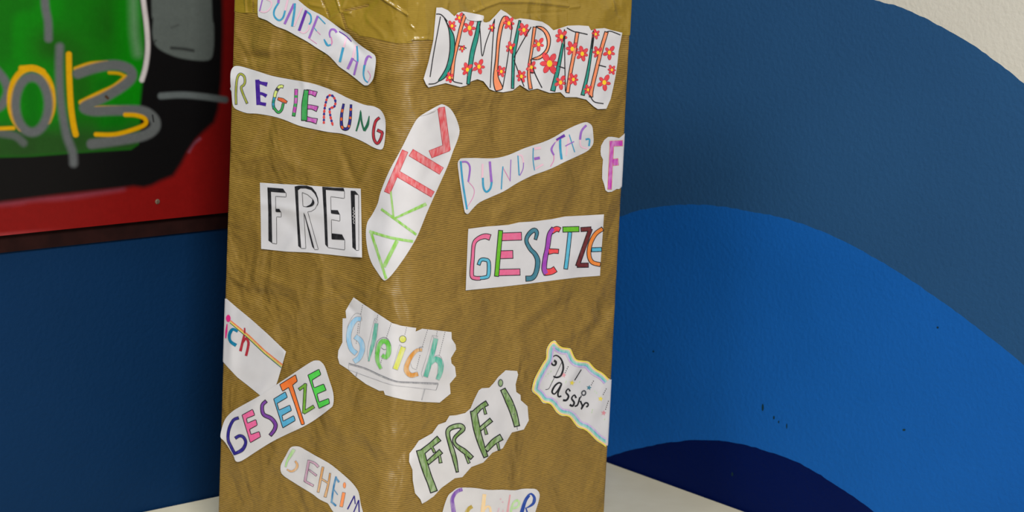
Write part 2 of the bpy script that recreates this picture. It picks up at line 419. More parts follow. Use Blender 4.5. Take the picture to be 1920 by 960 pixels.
# folds of the wrapping at the places where the photograph has them: px ends, width, height
for (x0, y0, x1, y1, wd, h) in ((455, 108, 500, 108, 8, -.0022), (500, 90, 560, 96, 9, .0012), (640, 85, 575, 140, 8, .0016), (566, 100, 572, 160, 8, .0013),
    (600, 150, 640, 165, 6, .0010), (640, 280, 660, 330, 9, -.0015), (700, 300, 675, 345, 9, .0015), (530, 300, 580, 320, 10, .0012), (640, 60, 668, 85, 7, -.0018),
    (1015, 205, 1050, 195, 12, -.0024), (960, 195, 1000, 215, 10, .0014), (860, 225, 900, 232, 8, .0012), (780, 175, 790, 200, 9, -.0016), (900, 175, 985, 180, 9, .0010),
    (450, 545, 520, 560, 12, -.0016), (480, 510, 560, 545, 9, .0012), (600, 560, 640, 552, 7, .0012), (628, 545, 655, 575, 7, -.0012), (645, 525, 690, 550, 6, .0010),
    (700, 540, 740, 552, 10, .0012), (960, 620, 1020, 570, 10, .0012), (1000, 610, 1050, 575, 10, -.0010), (1090, 560, 1130, 630, 9, .0012), (1120, 560, 1140, 600, 8, -.0010),
    (690, 820, 725, 850, 12, .0010), (560, 850, 620, 830, 12, -.0008), (735, 620, 740, 800, 14, .0014), (700, 640, 700, 560, 10, -.0008), (590, 400, 480, 380, 9, .0010),
    (440, 330, 480, 335, 12, -.0016), (455, 300, 500, 290, 8, .0013), (715, 170, 735, 240, 10, .0011), (1085, 215, 1150, 205, 8, .0010), (840, 330, 870, 450, 14, .0010)):
    (ua, ub), (va, vb) = solve([(x0, y0), (x1, y1)])
    L_ = math.hypot(ub - ua, vb - va)
    EXTRA.append(((ua + ub) / 2, (va + vb) / 2, math.atan2(vb - va, ub - ua), L_ * .6 + .006, wd * .00066, h * 1.5))

# materials of the box
def kraft_material(name, c_dark, c_light, rough, ribs=1.0, sheen=.5):
    m, nt, b = new_mat(name, rough, sheen)
    uv = N(nt, 'ShaderNodeUVMap'); uv.uv_map = 'UVMap'
    sep = N(nt, 'ShaderNodeSeparateXYZ'); nt.links.new(uv.outputs[0], sep.inputs[0])
    nz_ = N(nt, 'ShaderNodeTexNoise', Scale=9.0, Detail=2); nt.links.new(uv.outputs[0], nz_.inputs['Vector'])
    ab = N(nt, 'ShaderNodeMath', operation='ABSOLUTE'); nt.links.new(sep.outputs[0], ab.inputs[0])
    k1 = N(nt, 'ShaderNodeMath', operation='MULTIPLY_ADD'); nt.links.new(ab.outputs[0], k1.inputs[0]); k1.inputs[1].default_value = -.045; nt.links.new(sep.outputs[1], k1.inputs[2])
    k2 = N(nt, 'ShaderNodeMath', operation='MULTIPLY_ADD'); nt.links.new(nz_.outputs[0], k2.inputs[0]); k2.inputs[1].default_value = .006; nt.links.new(k1.outputs[0], k2.inputs[2])
    k3 = N(nt, 'ShaderNodeMath', operation='MULTIPLY'); nt.links.new(k2.outputs[0], k3.inputs[0]); k3.inputs[1].default_value = 2 * math.pi / .0025
    sn = N(nt, 'ShaderNodeMath', operation='SINE'); nt.links.new(k3.outputs[0], sn.inputs[0])
    mp = N(nt, 'ShaderNodeMapping'); mp.inputs['Scale'].default_value = (160, 420, 1); nt.links.new(uv.outputs[0], mp.inputs[0])
    nf = N(nt, 'ShaderNodeTexNoise', Scale=1.0, Detail=5); nt.links.new(mp.outputs[0], nf.inputs['Vector'])
    s1 = N(nt, 'ShaderNodeMath', operation='MULTIPLY_ADD'); nt.links.new(sn.outputs[0], s1.inputs[0]); s1.inputs[1].default_value = .19 * ribs
    s0 = N(nt, 'ShaderNodeMath', operation='MULTIPLY_ADD'); nt.links.new(nf.outputs[0], s0.inputs[0]); s0.inputs[1].default_value = .5; s0.inputs[2].default_value = .25; nt.links.new(s0.outputs[0], s1.inputs[2])
    r = N(nt, 'ShaderNodeValToRGB'); r.color_ramp.elements[0].position = .25; r.color_ramp.elements[1].position = .75
    r.color_ramp.elements[0].color = (*lin(c_dark), 1); r.color_ramp.elements[1].color = (*lin(c_light), 1)
    nt.links.new(s1.outputs[0], r.inputs[0]); nt.links.new(r.outputs[0], b.inputs['Base Color'])
    bp = N(nt, 'ShaderNodeBump', Strength=.32 * ribs + .02, Distance=.0004); nt.links.new(sn.outputs[0], bp.inputs['Height'])
    mc = N(nt, 'ShaderNodeMapping'); mc.inputs['Scale'].default_value = (17, 13, 1); mc.inputs['Rotation'].default_value = (0, 0, .5); nt.links.new(uv.outputs[0], mc.inputs[0])
    nc = N(nt, 'ShaderNodeTexNoise', Scale=1.0, Detail=2.5, Distortion=.6); nt.links.new(mc.outputs[0], nc.inputs['Vector'])
    bc = N(nt, 'ShaderNodeBump', Strength=.9, Distance=.015); nt.links.new(nc.outputs[0], bc.inputs['Height']); nt.links.new(bp.outputs[0], bc.inputs['Normal'])
    nt.links.new(bc.outputs[0], b.inputs['Normal'])
    return m
kraft = kraft_material('ribbed_kraft_paper', (110, 85, 29), (158, 125, 52), .42, 1.0, .5)
tape_m = kraft_material('glossy_brown_packing_tape', (138, 112, 32), (156, 128, 42), .2, .12, .6)

BOXO = np.array([*(FRONT + dLf * LL / 2 + dRt * LR / 2), TABLE_Z])
boxe = empty('wrapped_box', tuple(BOXO))
tag(boxe, 'tall box wrapped in ribbed brown kraft paper standing on the table, covered with word cutouts', 'box')
un = np.r_[np.linspace(-LL - LR, -LL - .02, 30)[:-1], np.linspace(-LL - .02, LR + .02, 300), np.linspace(LR + .02, LR + LL, 30)[1:]]
vn = np.linspace(TABLE_Z + .0005, ZTOP, 300)
UU, VV = np.meshgrid(un, vn, indexing='ij'); P, n_ = surf(UU.ravel(), VV.ravel())
nu, nv = len(un), len(vn)
faces = [(i * nv + j, (i + 1) * nv + j, (i + 1) * nv + j + 1, i * nv + j + 1) for i in range(nu - 1) for j in range(nv - 1)]
mesh_obj('kraft_paper_wrapping', P - BOXO, faces, kraft, boxe, smooth=True, uvs=np.c_[UU.ravel(), VV.ravel()])
rimi = [i * nv + nv - 1 for i in range(nu)]
rim = P[rimi] - BOXO; cenT = rim.mean(0) + np.array([0, 0, .002])
mesh_obj('top_flap', [tuple(p) for p in rim] + [tuple(cenT)], [(i, (i + 1) % len(rim), len(rim)) for i in range(len(rim))], kraft, boxe, uvs=np.r_[rim[:, :2], [cenT[:2]]])

def sheet(name, uvp, step, off, lift, mat, parent, O, thick=.0002, extra=None, smooth=True):
    """a thin sheet with real thickness lying on the box surface; uvp outline in (u,v) metres"""
    V, F = fill(uvp, step)
    u, v = V[:, 0], V[:, 1]
    P, n = surf(u, v); h = off + lift(P)
    if extra is not None: h = h + extra(u, v)
    top = P + n * h[:, None]; bot = top - n * thick
    k = len(V)
    cnt = {}
    for f in F:
        for i in range(len(f)):
            a, c = f[i], f[(i + 1) % len(f)]; cnt[(a, c)] = 1
    bd = [(a, c) for (a, c) in cnt if (c, a) not in cnt]
    faces = [f for f in F] + [tuple(i + k for i in reversed(f)) for f in F]
    # separate rim vertices so that the edge stays crisp under smooth shading
    VV = np.vstack([top, bot]); rimv = []; idx = 2 * k; fr = []
    for a, c in bd:
        rimv += [top[a], top[c], bot[c], bot[a]]; fr.append((idx + 3, idx + 2, idx + 1, idx)); idx += 4
    VV = np.vstack([VV, np.array(rimv)]); uvs = np.vstack([V, V, np.array([V[i] for a, c in bd for i in (a, c, c, a)])])
    o = mesh_obj(name, VV - O, faces + fr, mat, parent, smooth=smooth, uvs=uvs)
    return o

# packing tape around the top of the box
def creases(lst):
    segs = []
    for (s, wd, h) in lst:
        p = np.array(pts(s)); uu, vv_ = solve(p); segs.append((np.c_[uu, vv_], wd * .0006, h))
    def fn(u, v):
        Qv = np.c_[u, v]; d = np.zeros(len(u))
        for P_, wd, h in segs: d += 1.5 * h * np.exp(-(segdist(Qv, P_) / wd) ** 2)
        return d
    return fn
tapes = [('430,-60 560,-60 545,-10 500,-5 490,26 470,24 455,24 438,22', .0004, [('462,24 460,-40', 2.2, .0009), ('475,24 477,-40', 3, -.0004)]),
    ('520,-70 772,-70 772,81 745,81 720,76 700,71 668,66 640,52 600,30 560,10 520,-20', .0007,
     [('715,-5 735,8 765,28', 2.5, .0016), ('640,22 618,36', 2.2, .0012), ('640,22 625,-20', 3, .0010), ('640,22 690,10', 3, -.0010), ('640,22 660,26', 2, .0010), ('640,22 650,55 668,66', 3.5, -.0011), ('582,8 610,14', 3, .0009), ('600,-10 618,32', 2.5, -.0009), ('730,40 742,30', 4, .0008), ('655,-15 640,20', 3, .0010), ('690,35 720,66', 6, .0006)]),
    ('766,-80 824,-80 824,40 822,77 800,74 790,76 774,74 762,79 764,30', .0011, [('774,74 800,72', 2.0, .0007), ('783,10 778,50', 4, .0005), ('770,48 778,56', 2, .0008), ('795,15 800,60', 5, .0005)]),
    ('818,-80 1066,-80 1066,16 1066,60 1000,60 900,62 818,78', .0007, [('888,22 910,12 935,3 990,3 1040,8 1075,12', 3.0, .0016), ('905,15 895,-10', 3, .0008), ('1005,30 1013,40', 2.5, .0007), ('980,26 1060,22', 2.0, -.0004), ('830,50 838,5', 4, .0006), ('1040,20 1040,50', 8, .0006)]),
    ('1063,14 1063,-80 1183,-80,.03 1179,68,.03 1140,66 1100,58 1063,52', .0010, [('1147,0 1151,18', 2.2, .0010), ('1085,12 1066,14', 2, .0008)])]
for s, off, cr in tapes:
    raw = pts(s); up, vp = solve(raw)
    up = up + np.array([q[2] if len(q) > 2 else 0 for q in raw])
    poly = []
    for i in range(len(up)):
        a = np.array([up[i], vp[i]]); c = np.array([up[(i + 1) % len(up)], vp[(i + 1) % len(up)]])
        m_ = max(1, int(np.hypot(*(c - a)) / .006))
        for j in range(m_): poly.append(a + (c - a) * j / m_)
    poly = np.array(poly); poly[:, 1] = np.minimum(poly[:, 1], ZTOP - .001)
    keep = [0]
    for i in range(1, len(poly)):
        if np.hypot(*(poly[i] - poly[keep[-1]])) > .0012: keep.append(i)
    sheet('tape_strip', poly[keep], .0014, off, ZERO, tape_m, boxe, BOXO, .0002, creases(cr))

# ------------------------------------------------------------ inks
PAL = dict(bk=(24, 24, 28), pk=(232, 190, 208), pu=(150, 100, 190), dp=(96, 48, 160), bl=(56, 150, 190), ol=(160, 165, 60), vi=(62, 28, 140), yg=(214, 226, 120),
    og=(220, 96, 50), mg=(190, 60, 170), gn=(60, 160, 80), rd=(214, 60, 56), nv=(44, 40, 130), dg=(30, 96, 66), cr=(176, 40, 52), te=(36, 140, 124), sa=(240, 140, 96),
    fl=(226, 66, 74), ye=(244, 204, 40), pr=(214, 84, 90), pg=(134, 192, 78), g1=(226, 104, 146), cy=(88, 178, 208), lg=(100, 182, 34), ts=(62, 122, 142), p2=(156, 66, 176),
    r2=(232, 70, 74), mr=(104, 38, 38), oa=(236, 132, 52), wt=(232, 228, 228), hb=(0, 116, 156), hr=(170, 34, 50), hp=(228, 40, 130), lb=(140, 192, 228), ht=(76, 172, 148),
    hg=(96, 190, 64), hy=(204, 208, 76), ho=(208, 142, 64), gy=(150, 150, 156), dk=(70, 72, 78), nb=(42, 34, 130), pp=(234, 100, 156), pv=(116, 60, 156), b2=(80, 168, 208),
    o2=(240, 116, 44), z2=(112, 170, 52), e2=(78, 206, 74), mi=(140, 206, 178), aq=(110, 180, 196), li=(196, 164, 218), pe=(238, 188, 170), yl=(234, 214, 80), sl=(104, 138, 72),
    gg=(160, 210, 130), ta=(218, 160, 100), mv=(196, 150, 178), tn=(214, 150, 84), b3=(40, 118, 176), oi=(248, 148, 92), sp=(124, 82, 172), oc=(176, 148, 52), lo=(240, 204, 150),
    fp=(214, 180, 192), rp=(218, 130, 142), lm=(174, 216, 146), b4=(34, 68, 156), lp=(216, 132, 182))
PENCIL = set('pr pg lb ht hg hy ho sl gg ta mv tn b3 sp oc lo fp rp lm mi aq li pe gy mg'.split())
MC = {}
def ink(k):
    if k not in MC:
        c = PAL[k]; m, nt, b = new_mat('ink_' + '_'.join(map(str, c)), .6, .3)
        b.inputs['Roughness'].default_value = .62
        if k in PENCIL: noise_col(nt, b, c, tuple(int(v + (225 - v) * .45) for v in c), 260, vec_scale=(1, 1, .35), lo=.38, hi=.68)
        else: noise_col(nt, b, c, tuple(int(v + (225 - v) * .12) for v in c), 180, lo=.4, hi=.7)
        MC[k] = m
    return MC[k]
paper_m, nt, b = new_mat('white_drawing_paper', .6, .3); noise_col(nt, b, (206, 204, 207), (212, 210, 213), 40, bump=.06, bdist=.0006, bscale=500)

class Letter:
    """collects the strokes of one letter; everything lies on the paper surface"""
    def __init__(s, fr, lift): s.fr = fr; s.lift = lift; s.V = []; s.F = []; s.M = []; s.mats = []
    def mi(s, c):
        if c not in s.mats: s.mats.append(c)
        return s.mats.index(c)
    def put(s, P, F, c, off):
        u, v = solve(P, .0003 + off, s.lift); X = pos3(u, v, .0003 + off, s.lift)
        k = sum(len(a) for a in s.V); s.V.append(X); s.F += [tuple(i + k for i in f) for f in F]; m = s.mi(c)
        s.M += [m] * len(F)
    def ribbon(s, P, wd, c, off, ext=0):
        P = resample(P, 2.2); n = len(P)
        T = np.gradient(P, axis=0); T /= np.maximum(np.hypot(*T.T), 1e-9)[:, None]
        if ext: P = P.copy(); P[0] -= T[0] * ext; P[-1] += T[-1] * ext
        W_ = np.interp(np.linspace(0, 1, n), np.linspace(0, 1, len(wd)), wd)[:, None] / 2
        Nn = np.stack([-T[:, 1], T[:, 0]], -1)
        rows = max(1, int(math.ceil(W_.max() * 2 / 3.0)))
        V = np.vstack([P + Nn * W_ * (1 - 2 * k / rows) for k in range(rows + 1)])
        s.put(V, [(k * n + i, k * n + i + 1, (k + 1) * n + i + 1, (k + 1) * n + i) for k in range(rows) for i in range(n - 1)], c, off)
def build_letter(fr, lift, strokes, parent, O, name='letter'):
    L = Letter(fr, lift); lay_ = 0; LS = .00003
    seam = strokes[0] == 'seam'
    if seam: strokes = strokes[1:]
    else:
        for st in strokes:      # one common outline under all strokes of the letter
            if st[0] in 's-' and len(st) > 4 and st[4]:
                p = pts(st[3], fr); P = catmull(p, 6) if (st[0] == 's' and len(p) > 2) else np.array(p)[:, :2]
                wd = [x / fr[2] for x in (st[2] if isinstance(st[2], (tuple, list)) else (st[2], st[2]))]
                L.ribbon(P, [x + 3.4 * st[4] / fr[2] for x in wd], st[5] if len(st) > 5 else 'bk', 0, 1.7 * st[4] / fr[2])
    for st in strokes:
        kind, c = st[0], st[1]; lay_ += 1; off = lay_ * LS
        if kind in 's-':      # s: smooth stroke, -: straight
            wd, s_ = st[2], st[3]; o = st[4] if len(st) > 4 else 0
            p = pts(s_, fr); P = catmull(p, 6) if (kind == 's' and len(p) > 2) else np.array(p)[:, :2]
            wd = [x / fr[2] for x in (wd if isinstance(wd, (tuple, list)) else (wd, wd))]; o = o / fr[2]
            cols = c.split('/')
            if o and seam: L.ribbon(P, [x + 3.4 * o for x in wd], st[5] if len(st) > 5 else 'bk', off - LS / 2, 1.7 * o)
            if len(cols) == 1: L.ribbon(P, wd, c, off)
            else:
                Pr = resample(P, 1.6); m_ = max(2, int(len(Pr) / 3.4)); cut = np.linspace(0, len(Pr) - 1, m_ + 1).astype(int)
                for i in range(m_): L.ribbon(Pr[cut[i]:cut[i + 1] + 1], wd, cols[i % len(cols)], off)
        elif kind in 'pq':    # filled outline (p straight, q smooth)
            s_ = st[2]; o = st[3] if len(st) > 3 else 0
            p = pts(s_, fr); P = catmull(p, 4, True) if kind == 'q' else np.array(p)[:, :2]
            P = resample(np.vstack([P, P[:1]]), 3.0)[:-1] if kind == 'q' else np.vstack([resample(np.array([P[i], P[(i + 1) % len(P)]]), 3.0)[:-1] for i in range(len(P))])
            V, F = fill(P, 3.0); L.put(V, F, c, off)
            if o: L.ribbon(np.vstack([P, P[:1]]), [1.35 * o / fr[2]] * 2, st[4] if len(st) > 4 else 'bk', off + LS / 2)
        elif kind == 'l':     # fine line
            p = pts(st[3], fr); L.ribbon(np.array(p)[:, :2], [st[2] / fr[2]] * 2, c, off)
        elif kind == 'd':     # dashed line
            P = resample(np.array(pts(st[3], fr))[:, :2], 2.0)
            for i in range(0, len(P) - 1, 2): L.ribbon(P[i:i + 2], [st[2] / fr[2]] * 2, c, off)
        elif kind == 'o':     # dot: cx,cy rx ry
            cx, cy, rx, ry = st[2]; a = np.linspace(0, 2 * math.pi, 17)[:-1]
            P = np.c_[fr[0] + (cx + rx * np.cos(a)) / fr[2], fr[1] + (cy + ry * np.sin(a)) / fr[2]]
            V, F = fill(P, 3.0); L.put(V, F, c, off)
            if len(st) > 3: L.ribbon(np.vstack([P, P[:1]]), [st[3] / fr[2]] * 2, st[4] if len(st) > 4 else 'bk', off + LS / 2)
    return mesh_obj(name, np.vstack(L.V) - O, L.F, [ink(c) for c in L.mats], parent, midx=L.M)

def flower(cx, cy, r, fr, k, npet=6, rot=0.0, star=False):
    st = []
    for i in range(npet):
        a = rot + i * 2 * math.pi / npet + (k * 1.7 % .3); rr = r * (.8 + .35 * ((k * 7 + i * 5) % 7) / 7)
        ca, sa_ = math.cos(a), math.sin(a); P = []
        for t in np.linspace(0, 2 * math.pi, 11)[:-1]:
            x = rr * .58 + rr * .42 * math.cos(t); y = rr * .25 * math.sin(t); P.append('%.2f,%.2f' % (cx + x * ca - y * sa_, cy + x * sa_ + y * ca))
        st.append(('p', 'fl', ' '.join(P), 2.5, 'cr'))
    st.append(('o', 'ye', (cx, cy, r * .24, r * .3)))
    return st
def star5(cx, cy, r, c):
    P = []
    for i in range(10):
        a = -math.pi / 2 + i * math.pi / 5 + .2; q = r if i % 2 == 0 else r * .45; P.append('%.1f,%.1f' % (cx + q * math.cos(a), cy + q * math.sin(a)))
    return [('p', c, ' '.join(P))]

def border_strokes():
    top = '640,315 580,285 540,240 510,215 440,210 405,195 380,140 360,105 300,100 260,75 235,45 210,45 185,68 160,120 157,190 130,232 90,302 57,370 37,445 42,478 90,518 130,573 190,578 240,648 290,683 350,688 390,738 430,783 490,803 540,848 590,898 640,928 668,955'
    P = catmull([[float(a) for a in q.split(',')] for q in ('695,372 ' + top).split()], 4)
    T = np.gradient(P, axis=0); T /= np.hypot(*T.T)[:, None]; Nn = np.stack([T[:, 1], -T[:, 0]], -1) * -1
    for _ in range(6): Nn[1:-1] = (Nn[:-2] + Nn[1:-1] * 2 + Nn[2:]) / 4
    Nn /= np.hypot(*Nn.T)[:, None]
    c = np.array([380, 500.])
    if ((P + Nn - c) ** 2).sum() > ((P - Nn - c) ** 2).sum(): Nn = -Nn
    out = []
    for col, d, w_ in (('yl', 6, 13), ('pe', 17, 12), ('mi', 28, 15), ('aq', 41, 15), ('li', 53, 12)):
        Q_ = P + Nn * d
        Q_ = Q_[(Q_[:, 0] < 692 - (Q_[:, 1] - 380) * .035)]
        for _ in range(3): Q_[1:-1] = (Q_[:-2] + Q_[1:-1] * 2 + Q_[2:]) / 4
        out.append(('l', col, w_, ' '.join('%.1f,%.1f' % tuple(q) for q in Q_)))
    lst = [('rainbow_border', out)]
    for (x, y, x2, y2) in ((345, 260, 318, 318), (563, 383, 537, 430), (672, 450, 640, 512), (690, 555, 662, 640)):
        lst.append(('hanging_thread', [('d', 'bk', 6, '%d,%d %d,%d' % (x, y, x2, y2))]))
    lst.append(('hanging_thread', [('l', 'bk', 8, '457,288 400,380')]))
    for (x, y, c_) in ((305, 335, 'rp'), (378, 402, 'yl'), (523, 443, 'ts'), (622, 538, 'yl'), (648, 660, 'rp')): lst.append(('star', star5(x, y, 24, c_)))
    sp_ = []
    for (x, y) in ((170, 330), (150, 350), (200, 395), (320, 405), (440, 400), (570, 480), (585, 495), (550, 640), (545, 660), (655, 720), (195, 310), (325, 395)):
        sp_.append(('l', 'lm', 4, '%d,%d %d,%d' % (x, y, x + 6, y - 12)))
    lst.append(('green_flecks', sp_))
    return lst
BORDER = border_strokes()
CF = (760, 0, 4.3636)
